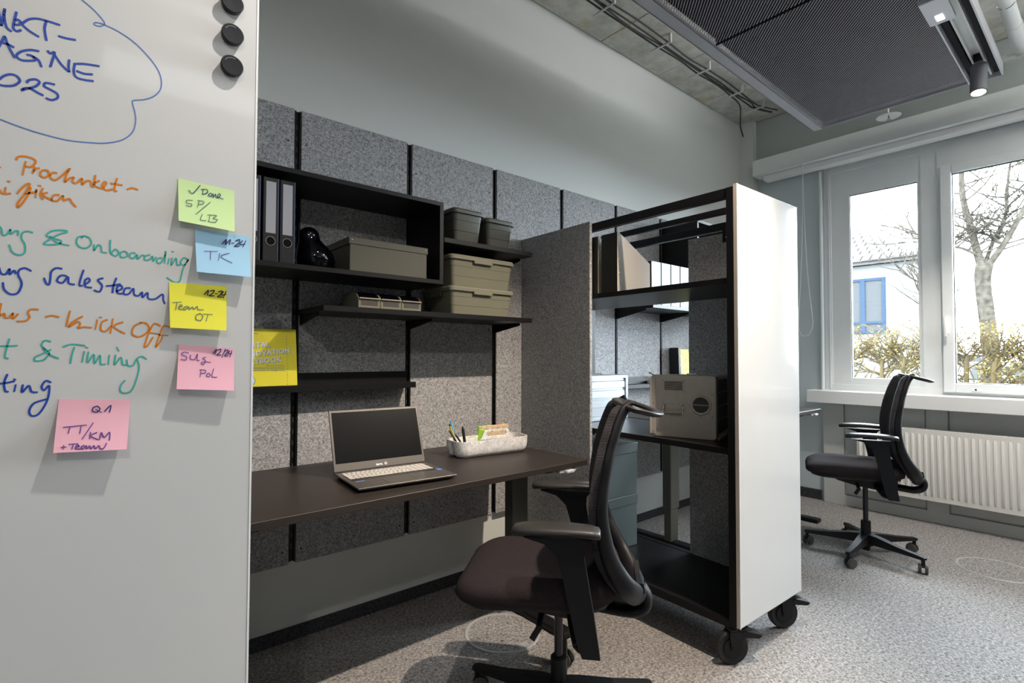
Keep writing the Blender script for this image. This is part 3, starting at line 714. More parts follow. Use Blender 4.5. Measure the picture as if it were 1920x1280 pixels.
MB().cyl((-.004, -.0040, SH - .0055), (-.004, -.0028, SH - .0055), .0018, seg=10).build('webcam', 'laptop_screen', lp, M=LM)
text_mesh('logo_print', 'terra', .0135, 'print_white', lp, LM @ Matrix.Translation((-.024, -.0034, .013)) @ Matrix.Rotation(R(90), 4, 'X'), bold=.0005)
MB().tube([(.018 + .0050 * math.cos(a * .5236), -.0036, .0175 + .0050 * math.sin(a * .5236)) for a in range(12)], .0012, closed=True, seg=6).build('logo_emblem', 'print_white', lp, M=LM)
MB().box(.0145, .0215, -.0040, -.0032, .0165, .0183).build('logo_emblem', 'print_white', lp, M=LM)

# ------------------------------------------------------------------ felt caddy with pens and sticky note pads
cd_ = thing('desk_caddy', 'mottled light grey felt carry caddy with handle, on the dark desk', 'caddy', (1.585, -.335, ZD), R(-6))
cw2, cdp, chh = .205, .082, .078
def cring(z, off, n=6):
    pts = []
    hx, hy = cw2 - off, cdp - off
    base = rrect(hx, hy, .045 - off * .5, n)
    for px, py in base:
        pts.append((px, py, z))
    # notch in the short left side
    out = []
    for i, p in enumerate(pts):
        out.append(p)
        if i == 2 * (n + 1) - 1:
            for k in range(1, 12):
                yy = (hy - .045) * (1 - 2 * k / 12); d = math.exp(-(yy / .014) ** 2)
                out.append((-hx + .028 * d * (1 - min(1, z / (chh * .93)) ** 2), yy, z))
    return out
q = MB(); q.loft([cring(.0, .022), cring(.006, .012), cring(.018, .005), cring(.04, .001), cring(chh, 0), cring(chh, .005), cring(.04, .007), cring(.02, .012), cring(.008, .022)])
q.build('tray', 'felt_caddy', cd_, smooth=60)
# handle wall with rounded slot
hp = [(-.10, .006), (-.10, chh - .004), (-.086, .084), (-.068, .120), (-.05, .131), (.05, .131), (.068, .121), (.086, .086), (.10, chh - .004), (.10, .006)]
sl = [(.045 * math.copysign(1, math.cos(a)) * 1 + .014 * math.cos(a), .104 + .0125 * math.sin(a)) for a in [R(90 - k * 15) for k in range(0, 13)] + [R(270 - k * 15) for k in range(0, 13)]]
q = MB(); nb = len(sl)
outer = []
for k in range(nb):
    cx, cz = 0, .104; dx_, dz_ = sl[k][0] - cx, sl[k][1] - cz
    best = None
    for (a, b_2) in zip(hp, hp[1:] + hp[:1]):
        ex_, ez_ = b_2[0] - a[0], b_2[1] - a[1]; den = dx_ * ez_ - dz_ * ex_
        if abs(den) < 1e-12: continue
        tt = ((a[0] - cx) * ez_ - (a[1] - cz) * ex_) / den; uu = ((a[0] - cx) * dz_ - (a[1] - cz) * dx_) / den
        if tt > 0 and -1e-6 <= uu <= 1.000001 and (best is None or tt < best): best = tt
    outer.append((cx + dx_ * best, cz + dz_ * best))
for (ya, yb) in ((-.006, .0),):
    f1 = [q.bm.verts.new((a, ya, b)) for a, b in outer]; f2 = [q.bm.verts.new((a, ya, b)) for a, b in sl]
    g1 = [q.bm.verts.new((a, yb, b)) for a, b in outer]; g2 = [q.bm.verts.new((a, yb, b)) for a, b in sl]
    for k in range(nb):
        j = (k + 1) % nb
        q.bm.faces.new((f1[k], f1[j], f2[j], f2[k])); q.bm.faces.new((g1[j], g1[k], g2[k], g2[j]))
        q.bm.faces.new((f2[k], f2[j], g2[j], g2[k])); q.bm.faces.new((f1[j], f1[k], g1[k], g1[j]))
o = q.build('handle', 'felt_caddy', cd_, smooth=40); o.location = (.015, -.052, 0)
def caddy_pt(x, y, z): return WM(cd_) @ Vector((x, y, z))
for lab, m_, a, b_2, r_ in (('light blue felt-tip pen leaning out of the caddy', 'pen_blue', (-.155, .035, .02), (-.180, .05, .155), .0055), ('yellow pen with black cap leaning out of the caddy', 'pen_yellow', (-.150, .024, .02), (-.190, .041, .140), .005),
                          ('short dark pen leaning lowest over the caddy end', 'case_dark', (-.14, .012, .02), (-.197, .022, .112), .0045), ('black marker standing in the caddy corner', 'binder_black', (-.148, -.045, .02), (-.158, -.03, .132), .007), ('thin black pen lying low between caddy pens', 'binder_black', (-.12, .0, .02), (-.172, .01, .096), .004)):
    A, B = caddy_pt(*a), caddy_pt(*b_2); t = thing('pen', lab, 'pen', A, 0, 'pens in the felt caddy')
    MB().cyl(A, B, r_, seg=12).build('barrel', m_, t, world=True)
    D = (B - A).normalized(); MB().cyl(B, B + D * .012, r_ * .75, r_ * .5, seg=12).build('cap', 'pen_blue' if m_ == 'pen_blue' else 'binder_black', t, world=True)
    MB().cyl(B - D * .03 + Vector((r_ * 1.1, 0, 0)), B + Vector((r_ * 1.1, 0, 0)), .0015, seg=6).build('clip', 'binder_black' if m_ != 'pen_blue' else 'pen_blue', t, world=True)
for lab, ms_, x0, y0, zz, rr_ in (('long pad of neon sticky strips standing behind the caddy handle', ('pad_green', 'pad_yellow', 'pad_pink', 'pad_orange'), -.018 + .05, -.012, .128, R(2)),):
    t = thing('sticky_note_pad', lab, 'notepad', caddy_pt(x0, y0, .012), R(-6) + rr_)
    M_ = Matrix.Rotation(R(-4), 4, 'X')
    ws = .043
    MB().box(-.088, .088, -.003, .001, 0, .122, bev=.0005).build('kraft_cover', 'pad_kraft', t, M=M_)
    for k, mm_ in enumerate(ms_): MB().box(-.088 + ws * k, -.088 + ws * (k + 1) + (.004 if k == 3 else 0), .001, .011, .0, .1235, bev=.0005).build('note_strip', mm_, t, M=M_)
t = thing('sticky_note_pad', 'small green sticky pad leaning at the pen end of the handle', 'notepad', caddy_pt(-.072, -.030, .012), R(-50))
MB().box(-.012, .022, -.004, .004, 0, .112, bev=.0005).build('note_block', 'pad_green', t, M=Matrix.Rotation(R(8), 4, 'Y'))

# ------------------------------------------------------------------ mobile racks with whiteboard ends
RW, RD = .548, 1.31
def caster(parent, x, y, swivel, brake=True):
    c = thing('caster', None, None, (x, y, 0), swivel); c.parent = parent
    o = MB()
    o.lathe([(.0, -.012), (.054, -.012), (.062, -.016), (.068, -.010), (.068, .010), (.062, .016), (.054, .012), (0, .012)], seg=36)
    o.build('tyre', 'wheel_rubber', c, M=Matrix.Translation((-.02, 0, .068)) @ Matrix.Rotation(R(90), 4, 'X'))
    o = MB(); o.cyl((-.02, -.0165, .068), (-.02, .0165, .068), .042, seg=28, bev=.003); o.cyl((-.02, -.024, .068), (-.02, .024, .068), .008, seg=12); o.build('wheel_hub', 'chair_plastic', c)
    o = MB()
    for s_ in (-1, 1):
        o.prism([(-.030, .060), (-.010, .060), (.034, .118), (.034, .138), (-.036, .138), (-.036, .115)], s_ * .0215 - .0015, s_ * .0215 + .0015, 'xz')
    o.box(-.036, .034, -.023, .023, .134, .139); o.box(-.045, .045, -.04, .04, .147, .151); o.cyl((0, 0, .138), (0, 0, .148), .027, seg=20)
    o.build('fork', 'black_metal', c)
    if brake:
        o = MB(); o.prism([(.020, .112), (.088, .105), (.100, .113), (.098, .119), (.028, .138), (.018, .132)], -.024, .024, 'xz'); o.build('brake_lever', 'black_metal', c)
        MB().box(.045, .070, -.012, .012, .121, .1285, rot=Matrix.Rotation(R(14), 3, 'Y')).build('brake_pad', 'case_metal', c)
    return c
def rack(label, ox, oy, phi, back_end=False):
    t = thing('mobile_rack', label, 'rack', (ox, oy, 0), phi, 'black mobile racks with whiteboard ends')
    MB().box(0, RW, .0025, .016, .165, 1.953).build('panel_core', 'board_edge', t)
    q = MB().box(.003, RW - .003, 0, .004, .168, 1.950, bev=.0012); q.build('whiteboard_panel', 'whiteboard', t)
    MB().box(.0, .0032, -.0005, .003, .165, 1.953).build('edge_strip', 'white_trim', t); MB().box(RW - .0032, RW, -.0005, .003, .165, 1.953).build('edge_strip', 'white_trim', t)
    for (px, py) in ((.0, .018), (RW - .036, .018), (.0, RD - .036), (RW - .036, RD - .036)):
        MB().box(px, px + .036, py, py + .030, .152, 1.945, bev=.0012).build('post', 'black_metal', t)
    for px in (.0, RW - .036):
        MB().box(px + .002, px + .034, .048, RD - .036, 1.905, 1.945, bev=.0012).build('top_rail', 'black_metal', t)
        MB().box(px + .002, px + .034, .048, RD - .036, .152, .182, bev=.0012).build('bottom_rail', 'black_metal', t)
    MB().box(.262, .286, .048, RD - .036, 1.916, 1.944, bev=.001).build('middle_rail', 'black_metal', t)
    for py in (.022, RD - .034):
        MB().box(.036, RW - .036, py, py + .022, 1.905, 1.943).build('cross_rail', 'black_metal', t)
    for z0, z1, w1 in ((.158, .186, RW - .05), (.848, .874, RW - .03), (1.548, 1.573, RW - .03)):
        MB().box(.004, w1, .049, RD - .037, z0, z1, bev=.001).build('shelf_board', 'black_board', t)
    # felt screens on the long sides
    MB().box(-.020, -.0015, .79, 1.349, .13, 1.952, bev=.002).build('felt_screen', 'felt_grey', t)
    MB().box(RW - .052, RW - .036, .05, .545, .19, 1.885, bev=.002).build('felt_screen', 'felt_grey', t)
    q = MB(); q.box(RW - .060, RW - .0525, .24, .34, 1.835, 1.903); q.build('screen_bracket', 'black_metal', t)
    q = MB()
    for py, pz in ((.262, 1.855), (.29, 1.872), (.318, 1.858)): q.ball((RW - .061, py, pz), .004, (.5, 1, 1), 8)
    q.build('bracket_screws', 'rivet', t)
    for (px, py, sw) in ((.045, .045, R(-32)), (RW - .05, .045, R(-32)), (.05, RD - .06, R(30)), (RW - .05, RD - .06, R(-20))):
        caster(t, px, py, sw)
    return t
rk = rack('black mobile rack with glossy white end panel, holding files, trunk and teal boxes', 2.0437, -1.3856, -.034)
rk1 = rack('near mobile rack whose whiteboard end carries the handwriting and sticky notes', -.303, -1.39, 0)
def rloc(w, l, z=0): return WM(rk) @ Vector((w, l, z))

# magazine files on the upper shelf of the rack
for i, ly in enumerate((.632, .760, .89)):
    t = thing('magazine_file', 'olive slanted magazine file on the rack, ' + ['whole side visible', 'half hidden by the felt screen', 'behind the felt screen'][i], 'magazine file', rloc(.010, ly, 1.574), -.034, 'olive magazine files on the rack')
    P_ = [(0.002, 0), (.002, .298), (.012, .300), (.265, .165), (.265, 0)]
    q = MB(); q.prism(P_, 0, .003, 'xz'); q.prism(P_, .102, .105, 'xz'); q.box(.262, .265, .003, .102, 0, .163); q.box(.002, .262, .003, .102, 0, .003)
    q.build('side_panels', 'file_side', t)
    MB().box(0, .004, .0, .105, 0, .299, bev=.0008).build('spine', 'file_dark', t)  # shade of the unlit spine is put into its dark colour
    MB().box(-.0008, .010, -.0015, .0, 0, .300).build('edge_trim', 'file_edge', t)
    q = MB()
    for zz in (.02, .095, .165, .235, .28): q.ball((.012, -.0016, zz), .0035, (1, .5, 1), 8)
    q.build('rivets', 'rivet', t)
# metal equipment trunk with hatch
t = thing('equipment_trunk', 'champagne metal trunk with vent plate, handle and round latch on the rack', 'trunk', rloc(.035, .450, .8745), R(-90 + 19) - .034)
# local x runs from the hinge side to the latch side, local y goes into the trunk
TWd, TH, TD = .292, .288, .30
MB().box(.006, TWd - .006, .012, TD, .006, TH - .006, bev=.004).build('body', 'case_metal', t)
q = MB(); q.loft([[(TWd / 2 + px, y_, TH / 2 + pz) for px, pz in rrect(TWd / 2 - o_, TH / 2 - o_, .016, 4)] for y_, o_ in ((.012, 0), (.003, 0), (0, .003))]); q.build('door', 'case_metal', t)
MB().box(TWd - .002, TWd + .006, .002, .020, .004, TH - .004, bev=.003).build('door_rim', 'case_dark', t)
for k in range(4):
    z0 = .026 + k * .062
    MB().prism([(.022, z0), (.022, z0 + .054), (TD - .01, z0 + .054), (TD - .01, z0)], TWd - .007, TWd + .002, 'yz').build('side_rib', 'case_dark', t)
MB().box(TWd - .006, TWd + .010, .016, TD, .0, .012, bev=.002).build('bottom_rim', 'case_metal', t)
MB().box(TWd - .006, TWd + .006, .016, TD, TH - .012, TH, bev=.003).build('top_rim', 'case_metal', t)
q = MB(); q.box(.0, .022, -.003, .0, .012, TH - .012, bev=.001); q.cyl((-.002, -.001, .012), (-.002, -.001, TH - .012), .004, seg=8); q.build('piano_hinge', 'case_metal', t)
q = MB()
for zz in (.025, .085, .155, .215, .262): q.ball((.012, -.003, zz), .0032, (1, .6, 1), 8)
q.build('hinge_rivets', 'rivet', t)
MB().box(.052, .158, -.002, .0005, .212, .266, bev=.0008).build('vent_plate', 'case_metal', t)
q = MB()
for k in range(8): q.box(.064, .147, -.0028, -.0015, .2185 + k * .0052, .2212 + k * .0052)
q.build('vent_slots', 'laptop_screen', t)
q = MB()
for a, b_2 in ((.058, .217), (.153, .217), (.058, .262), (.153, .262)): q.ball((a, -.003, b_2), .003, (1, .6, 1), 8)
q.build('vent_screws', 'rivet', t)
q = MB(); q.box(.072, .146, -.002, .0005, .128, .165, bev=.0008); q.build('handle_plate', 'case_metal', t)
MB().tube(smooth_path([(.066, -.004, .148), (.064, -.012, .140), (.064, -.014, .118), (.069, -.015, .112), (.144, -.015, .112), (.149, -.014, .118), (.149, -.012, .140), (.147, -.004, .148)], 4), .0048, seg=8).build('carry_handle', 'rivet', t)
q = MB()
for a in (.084, .109, .134): q.ball((a, -.003, .158), .0028, (1, .6, 1), 8); q.ball((a, -.003, .136), .0025, (1, .6, 1), 8)
q.build('handle_rivets', 'rivet', t)
q = MB()
c0 = (.228, .155); pr = [(c0[0] + .058 * math.cos(R(a)), c0[1] + .058 * math.sin(R(a))) for a in range(90, 271, 15)] + [(.283, c0[1] - .058), (.283, c0[1] + .058)]
q.prism([(a, b_2) for a, b_2 in pr], -.0025, .0005, 'xz'); q.build('latch_plate', 'case_metal', t)
MB().lathe([(.034, 0), (.046, 0), (.046, .003), (.042, .007), (.036, .006), (.034, 0)], seg=32).build('latch_ring', 'case_metal', t, M=Matrix.Translation((c0[0], -.0025, c0[1])) @ Matrix.Rotation(R(90), 4, 'X'))
MB().cyl((c0[0], -.0025, c0[1]), (c0[0], -.0035, c0[1]), .036, seg=28).build('latch_recess', 'case_dark', t)
MB().box(c0[0] - .033, c0[0] + .033, -.0065, -.0035, c0[1] - .003, c0[1] + .003, bev=.001).build('latch_bar', 'rivet', t)
q = MB()
for a in range(8):
    if abs(((a * 45 + 180) % 360) - 180) < 30: continue
    q.ball((c0[0] + .052 * math.cos(R(a * 45)), -.003, c0[1] + .052 * math.sin(R(a * 45))), .0028, (1, .6, 1), 8)
q.ball((.276, -.003, c0[1] + .050), .0028, (1, .6, 1), 8); q.ball((.276, -.003, c0[1] - .050), .0028, (1, .6, 1), 8)
q.build('latch_rivets', 'rivet', t)
MB().tube(smooth_path([(TWd * .55, .02, TH), (TWd * .57, .02, TH + .006), (TWd * .68, .02, TH + .006), (TWd * .7, .02, TH)], 3), .0022, seg=6).build('top_catch', 'rivet', t)

# aluminium ribbed transport case at the back of the shelf
t = thing('aluminium_case', 'bright ribbed aluminium transport case at the back of the rack shelf', 'trunk', rloc(.04, .965, .8745), -.034)
AW, AH, AD = .455, .262, .30
MB().box(.004, AW - .004, .004, AD, .0, AH, bev=.004).build('body', 'aluminium', t)
for k in range(4):
    z0 = .022 + k * .0535
    MB().loft([[(.015, y_, zz) for y_, zz in ((.004, z0), (-.004, z0 + .006), (-.004, z0 + .040), (.004, z0 + .048))], [(AW - .035, y_, zz) for y_, zz in ((.004, z0), (-.004, z0 + .006), (-.004, z0 + .040), (.004, z0 + .048))]]).build('rib', 'aluminium', t)
for a in (0, AH - .020): MB().box(0, AW, -.006, .010, a, a + .020, bev=.003).build('edge_profile', 'aluminium', t)
for a in (0, AW - .022): MB().box(a, a + .022, -.006, .010, 0, AH, bev=.003).build('corner_profile', 'aluminium', t)
MB().box(AW - .003, AW, .01, AD, 0, AH, bev=.001).build('side_profile', 'aluminium', t)
q = MB()
for zz in (.03, .12, .22): q.ball((AW - .011, -.006, zz), .0035, (1, .5, 1), 8)
q.build('rivets', 'rivet', t)
q = MB(); q.tube(smooth_path([(.14, .08, AH), (.15, .08, AH + .006), (.30, .08, AH + .006), (.31, .08, AH)], 3), .003, seg=6); q.build('top_handle', 'case_dark', t)

# two teal archive boxes on the bottom shelf
for i, z0 in enumerate((.1865, .4735)):
    t = thing('archive_box', 'grey-teal lidded archive box on the bottom shelf of the rack, ' + ('lower of the two' if i == 0 else 'stacked on the other'), 'box', rloc(.035, .808, z0), -.034, 'teal archive boxes on the rack')
    MB().box(.004, .354, .004, .40, 0, .278, bev=.002).build('body', 'teal_box', t)
    MB().box(0, .358, 0, .405, .232, .286, bev=.002).build('lid', 'teal_box', t)
    MB().box(-.0005, .012, -.0012, .0, .0, .232).build('corner_strip', 'file_edge', t)
    MB().box(-.0012, .0005, .04, .06, .02, .20).build('side_strip', 'file_edge', t)

# ------------------------------------------------------------------ whiteboard marks, magnets, notes
YB = -1.3898
def z1(p): return (p[0] / 2.782, p[1] / 2.782)
def z2(p): return (p[0] / 2.56, 400 + p[1] / 2.56)
def strokes(name, ink, conv, lines, width=.0021, depth=None, parent=None, lift=.0006):
    """marker lines: flat ribbons lying on the board (or on a note)"""
    verts, faces = [], []
    for ln in lines:
        pts = [conv(p) for p in ln]
        pts = [(p[0], p[1], 0) for p in pts]
        pts = smooth_path(pts, 6) if len(pts) > 2 else [Vector(p) for p in pts]
        W3 = []
        for p in pts:
            d = depth(p.x, p.y) if depth else 0
            W3.append(at_y(p.x, p.y, YB - d - lift))
        n = len(W3)
        for i, p in enumerate(W3):
            tg = (W3[min(i + 1, n - 1)] - W3[max(i - 1, 0)])
            tg = Vector((tg.x, 0, tg.z)).normalized() if tg.length > 1e-9 else Vector((1, 0, 0))
            nn = Vector((-tg.z, 0, tg.x)) * width / 2
            e = .8 if i in (0, n - 1) else 1
            verts += [p + nn * e, p - nn * e]
            if i: k = len(verts); faces.append((k - 4, k - 3, k - 1, k - 2))
    me = bpy.data.meshes.new(name); me.from_pydata(verts, [], faces); me.materials.append(MT[ink])
    me.transform(WM(parent).inverted())
    o = bpy.data.objects.new(name, me); COL.objects.link(o); o.parent = parent; o['kind'] = 'stuff'
    return o
strokes('handwriting', 'ink_blue', z1, [
    [(-14, 20), (-2, 90), (8, 135)], [(8, 135), (25, 45), (22, 85), (34, 140), (62, 165)],
    [(87, 60), (75, 108), (70, 145), (88, 162), (112, 155)], [(72, 128), (100, 128), (106, 112), (92, 102), (78, 108)], [(112, 125), (150, 101), (195, 97), (250, 110), (315, 131)], [(112, 125), (150, 158), (205, 193)], [(243, 107), (233, 150), (243, 213)], [(303, 187), (350, 200), (397, 208)],
    [(-20, 270), (10, 215), (25, 190), (40, 232), (78, 303)], [(-10, 216), (40, 230), (75, 248)],
    [(206, 267), (160, 260), (112, 268), (86, 290), (110, 312), (150, 316), (186, 312), (165, 290), (138, 285)], [(165, 290), (200, 312), (217, 350)], [(248, 262), (262, 278), (285, 272), (275, 310), (262, 350)], [(285, 285), (320, 335), (362, 376)], [(362, 376), (358, 345), (362, 310)],
    [(390, 335), (385, 375), (400, 403), (440, 416), (490, 423)], [(383, 333), (440, 333), (520, 345)], [(398, 368), (440, 384), (485, 387)],
    [(-14, 430), (0, 442), (35, 448), (75, 444), (104, 422), (88, 397), (55, 387), (20, 396), (-6, 416)],
    [(140, 432), (150, 418), (185, 413), (206, 428), (185, 450), (140, 462), (113, 470), (130, 460), (160, 462), (200, 484), (228, 498)], [(288, 441), (258, 434), (235, 433), (232, 450), (262, 466), (298, 488), (300, 510), (270, 521), (238, 510)]], .0030, parent=rk1)
strokes('handwriting', 'ink_cloud', z1, [[(425, -4), (480, 42), (530, 95), (546, 125), (520, 137), (494, 128), (494, 118), (520, 120), (548, 130), (620, 165), (700, 220), (770, 290), (822, 360), (842, 420), (835, 470), (800, 503), (750, 519), (700, 523), (691, 535), (705, 590), (707, 640), (690, 690), (640, 728), (560, 745), (480, 744), (350, 730), (200, 692), (80, 652), (-10, 617)]], .0016, parent=rk1)
strokes('handwriting', 'ink_orange', z1, [
    [(135, 840), (118, 912)], [(85, 834), (95, 818), (130, 815), (175, 828), (186, 848), (160, 870), (130, 866)], [(182, 868), (170, 905)], [(172, 897), (190, 880), (208, 876)],
    [(232, 886), (214, 895), (212, 915), (235, 925), (255, 910), (250, 890), (232, 886)], [(300, 903), (276, 900), (262, 920), (280, 938), (305, 930), (340, 900), (365, 878), (345, 915), (340, 948), (362, 930), (385, 925), (378, 945), (398, 955), (428, 930), (428, 962), (450, 944), (472, 945), (478, 975)],
    [(498, 912), (492, 950), (485, 978)], [(520, 940), (490, 962), (530, 982), (555, 955), (545, 948), (533, 970), (555, 992), (590, 985)], [(612, 928), (600, 965), (598, 995), (612, 995)], [(575, 955), (605, 960), (640, 965)], [(663, 988), (690, 980), (722, 990)],
    [(-6, 985), (10, 1005), (30, 1010), (58, 1008)], [(38, 943), (55, 948)], [(30, 975), (25, 1008)], [(90, 1010), (110, 985), (140, 960), (155, 962), (130, 1010), (95, 1055), (93, 1080), (115, 1062), (150, 1010), (160, 975)], [(130, 1010), (185, 1000), (190, 985)],
    [(190, 990), (186, 1030)], [(198, 966), (216, 970)], [(225, 980), (212, 1012), (225, 1042)], [(250, 1004), (222, 1015), (275, 1046)], [(312, 1015), (282, 1018), (270, 1042), (300, 1047), (328, 1020), (332, 1045), (362, 1036), (375, 1055), (398, 1080)], [(-4, 868), (4, 876)]], .0026, parent=rk1)
strokes('handwriting', 'ink_teal', z2, [
    [(-6, 60), (6, 72), (14, 104), (36, 98), (50, 76), (52, 98), (74, 84), (88, 86), (85, 106)], [(160, 92), (130, 85), (107, 95), (104, 120), (120, 150), (118, 188), (92, 199), (60, 185), (44, 148)],
    [(326, 84), (290, 80), (248, 85), (224, 105), (250, 118), (292, 130), (285, 145), (240, 150), (212, 146), (235, 126), (285, 100), (326, 90)], [(240, 108), (272, 138), (334, 154)],
    [(400, 110), (375, 114), (368, 140), (386, 162), (416, 165), (438, 145), (430, 118), (402, 108), (392, 120)], [(452, 148), (452, 178), (470, 152), (485, 158), (490, 184), (514, 188)], [(530, 126), (530, 190), (552, 172), (570, 186), (555, 204), (535, 194)],
    [(598, 180), (578, 190), (580, 208), (602, 210), (614, 194), (598, 180)], [(652, 190), (630, 190), (622, 208), (640, 215), (658, 198), (660, 218), (682, 200), (695, 205)], [(722, 197), (697, 205), (695, 222), (716, 222), (732, 205), (735, 228), (750, 208)],
    [(778, 212), (756, 218), (755, 235), (772, 236), (790, 205), (796, 182), (790, 240)], [(812, 215), (806, 242)], [(822, 182), (836, 184)], [(826, 212), (822, 248), (845, 215), (850, 246), (866, 244)], [(905, 222), (882, 213), (866, 235), (884, 248), (905, 220), (880, 262), (870, 300), (862, 326), (838, 330), (800, 306)],
    [(46, 600), (32, 645), (24, 688), (42, 696)], [(-6, 636), (40, 636), (86, 634)], [(246, 615), (215, 610), (200, 632), (222, 655), (236, 672), (210, 702), (170, 707), (168, 690), (200, 675), (246, 652)], [(205, 645), (240, 678), (284, 696)],
    [(358, 640), (345, 680), (338, 722)], [(300, 641), (345, 628), (410, 634)], [(405, 660), (394, 715)], [(408, 640), (424, 646)], [(425, 662), (420, 716), (450, 676), (454, 720), (480, 680), (484, 722), (508, 722)], [(525, 678), (520, 726)], [(560, 640), (572, 662)],
    [(555, 678), (550, 726), (580, 690), (590, 726), (612, 722)], [(705, 700), (680, 686), (655, 700), (640, 728), (615, 730), (608, 700)], [(658, 700), (668, 740), (650, 810), (630, 850), (600, 862), (578, 852), (580, 825), (602, 800)]], .0022, parent=rk1)
strokes('handwriting', 'ink_blue', z2, [
    [(-6, 255), (6, 288), (28, 290), (46, 266), (46, 292), (68, 274), (76, 290)], [(152, 277), (120, 262), (92, 272), (88, 295), (102, 325), (102, 350), (84, 382), (50, 387), (20, 364), (14, 330)],
    [(300, 266), (270, 262), (246, 280), (242, 312), (236, 340), (222, 335), (211, 308)], [(322, 300), (292, 298), (274, 322), (300, 333), (326, 304), (330, 334), (360, 341)], [(402, 270), (388, 310), (381, 344), (398, 346)], [(405, 342), (430, 325), (425, 311), (408, 322), (410, 350), (442, 356)],
    [(497, 310), (470, 320), (490, 345), (478, 375), (450, 367)], [(560, 308), (545, 345), (540, 382)], [(508, 348), (545, 345), (580, 338)], [(556, 376), (586, 360), (580, 345), (562, 355), (565, 382), (592, 384)], [(628, 358), (602, 360), (594, 385), (618, 386), (640, 360), (644, 388), (664, 395), (682, 378), (684, 402), (708, 380), (712, 408), (745, 410), (780, 388), (784, 415), (792, 434)],
    [(36, 770), (20, 812), (25, 850), (42, 856)], [(-6, 817), (35, 812), (72, 804)], [(76, 820), (68, 856)], [(64, 794), (78, 799)], [(110, 820), (106, 858), (138, 826), (152, 855), (182, 858)], [(246, 812), (220, 803), (200, 830), (212, 848), (236, 826), (232, 880), (210, 930), (180, 966), (150, 970), (141, 945), (165, 910), (228, 890)]], .0026, parent=rk1)
strokes('handwriting', 'ink_orange', z2, [
    [(6, 430), (-2, 470), (2, 490), (20, 480), (26, 500), (45, 498), (62, 478), (62, 505), (88, 480)], [(186, 461), (150, 460), (134, 475), (142, 498), (120, 516), (80, 517)], [(216, 497), (250, 490), (286, 498)], [(337, 466), (325, 510), (318, 542)], [(398, 493), (350, 520), (330, 545), (372, 520), (385, 530), (375, 550), (400, 545), (442, 548)],
    [(468, 508), (458, 556)], [(476, 496), (490, 500)], [(518, 509), (490, 522), (484, 555), (506, 566), (534, 540)], [(543, 503), (530, 576)], [(592, 520), (546, 542), (602, 578)], [(682, 523), (645, 540), (634, 575), (662, 592), (698, 578), (716, 550), (700, 526), (668, 524)],
    [(772, 540), (742, 528), (722, 556), (702, 608), (694, 640), (710, 632), (735, 592)], [(718, 572), (765, 578)], [(818, 546), (786, 540), (770, 572), (755, 615), (748, 640), (764, 622), (780, 590)], [(762, 583), (808, 586)]], .0024, parent=rk1)

def note(color, corners, label, marks, lift):
    """square of paper stuck along its top edge, its lower edge lifting off the board"""
    (tl, tr, br, bl) = [Vector((*c, 0)) for c in corners]
    def dep(u, v): return .0008 + lift * (v ** 1.7) * (1 + .25 * u)
    ctr = at_y(sum(c[0] for c in corners) / 4, corners[2][1], YB)
    t = thing('sticky_note', label, 'sticky note', (ctr.x, YB, ctr.z), 0, 'sticky notes on the whiteboard')
    N = 12; vs, fs = [], []
    for s_ in (0, .0004):
        for j in range(N + 1):
            for i in range(N + 1):
                u, v = i / N, j / N
                p = (tl * (1 - u) + tr * u) * (1 - v) + (bl * (1 - u) + br * u) * v
                vs.append(at_y(p.x, p.y, YB - dep(u, v) + s_))
    n1 = (N + 1) ** 2
    for j in range(N):
        for i in range(N):
            a = j * (N + 1) + i; fs += [(a, a + 1, a + N + 2, a + N + 1), (n1 + a, n1 + a + N + 1, n1 + a + N + 2, n1 + a + 1)]
    rim = [i for i in range(N + 1)] + [j * (N + 1) + N for j in range(1, N + 1)] + [N * (N + 1) + i for i in range(N - 1, -1, -1)] + [j * (N + 1) for j in range(N - 1, 0, -1)]
    for a, b in zip(rim, rim[1:] + rim[:1]): fs.append((b, a, n1 + a, n1 + b))
    me = bpy.data.meshes.new('paper'); me.from_pydata(vs, [], fs); me.materials.append(MT[color]); me.transform(WM(t).inverted())
    me.polygons.foreach_set('use_smooth', [True] * len(me.polygons)); me.set_sharp_from_angle(angle=R(40))
    o = bpy.data.objects.new('paper', me); COL.objects.link(o); o.parent = t
    def dpx(x, y):
        v = 0
        e = lambda yy: 0
        # local u, v from the pixel
        u = min(1, max(0, (x - bl.x) / (br.x - bl.x))); yt = tl.y + (tr.y - tl.y) * u; yb = bl.y + (br.y - bl.y) * u
        v = min(1, max(0, (y - yt) / (yb - yt))); return dep(u, v)
    for ink, wid, conv, ls in marks: strokes('handwriting', ink, conv, ls, wid, dpx, t, lift=.0009)
    return t
note('note_green', [(333.6, 334.3), (439, 357.7), (440.3, 434), (335, 413.4)], 'light green sticky note at the top, ticked and marked Done SP/LB', [
    ('ink_navy', .0013, z1, [[(985, 990), (1005, 1008), (1045, 965)], [(1062, 985), (1056, 1012)], [(1048, 987), (1078, 988), (1082, 1004), (1056, 1014)], [(1098, 1006), (1088, 1016), (1098, 1024), (1106, 1014), (1098, 1006)], [(1112, 1008), (1112, 1028), (1124, 1012), (1130, 1030), (1150, 1020), (1144, 1010), (1135, 1026), (1166, 1038)]]),
    ('ink_grey', .0013, z1, [[(1006, 1045), (975, 1044), (975, 1058), (1000, 1064), (995, 1076), (969, 1071)], [(1040, 1047), (1030, 1080)], [(1030, 1045), (1060, 1050), (1060, 1062), (1034, 1066)], [(1098, 1053), (1022, 1116)], [(1056, 1116), (1047, 1146), (1076, 1150)], [(1096, 1122), (1088, 1156)], [(1082, 1120), (1130, 1124), (1112, 1138), (1134, 1146), (1118, 1159), (1084, 1154)]])], .010)
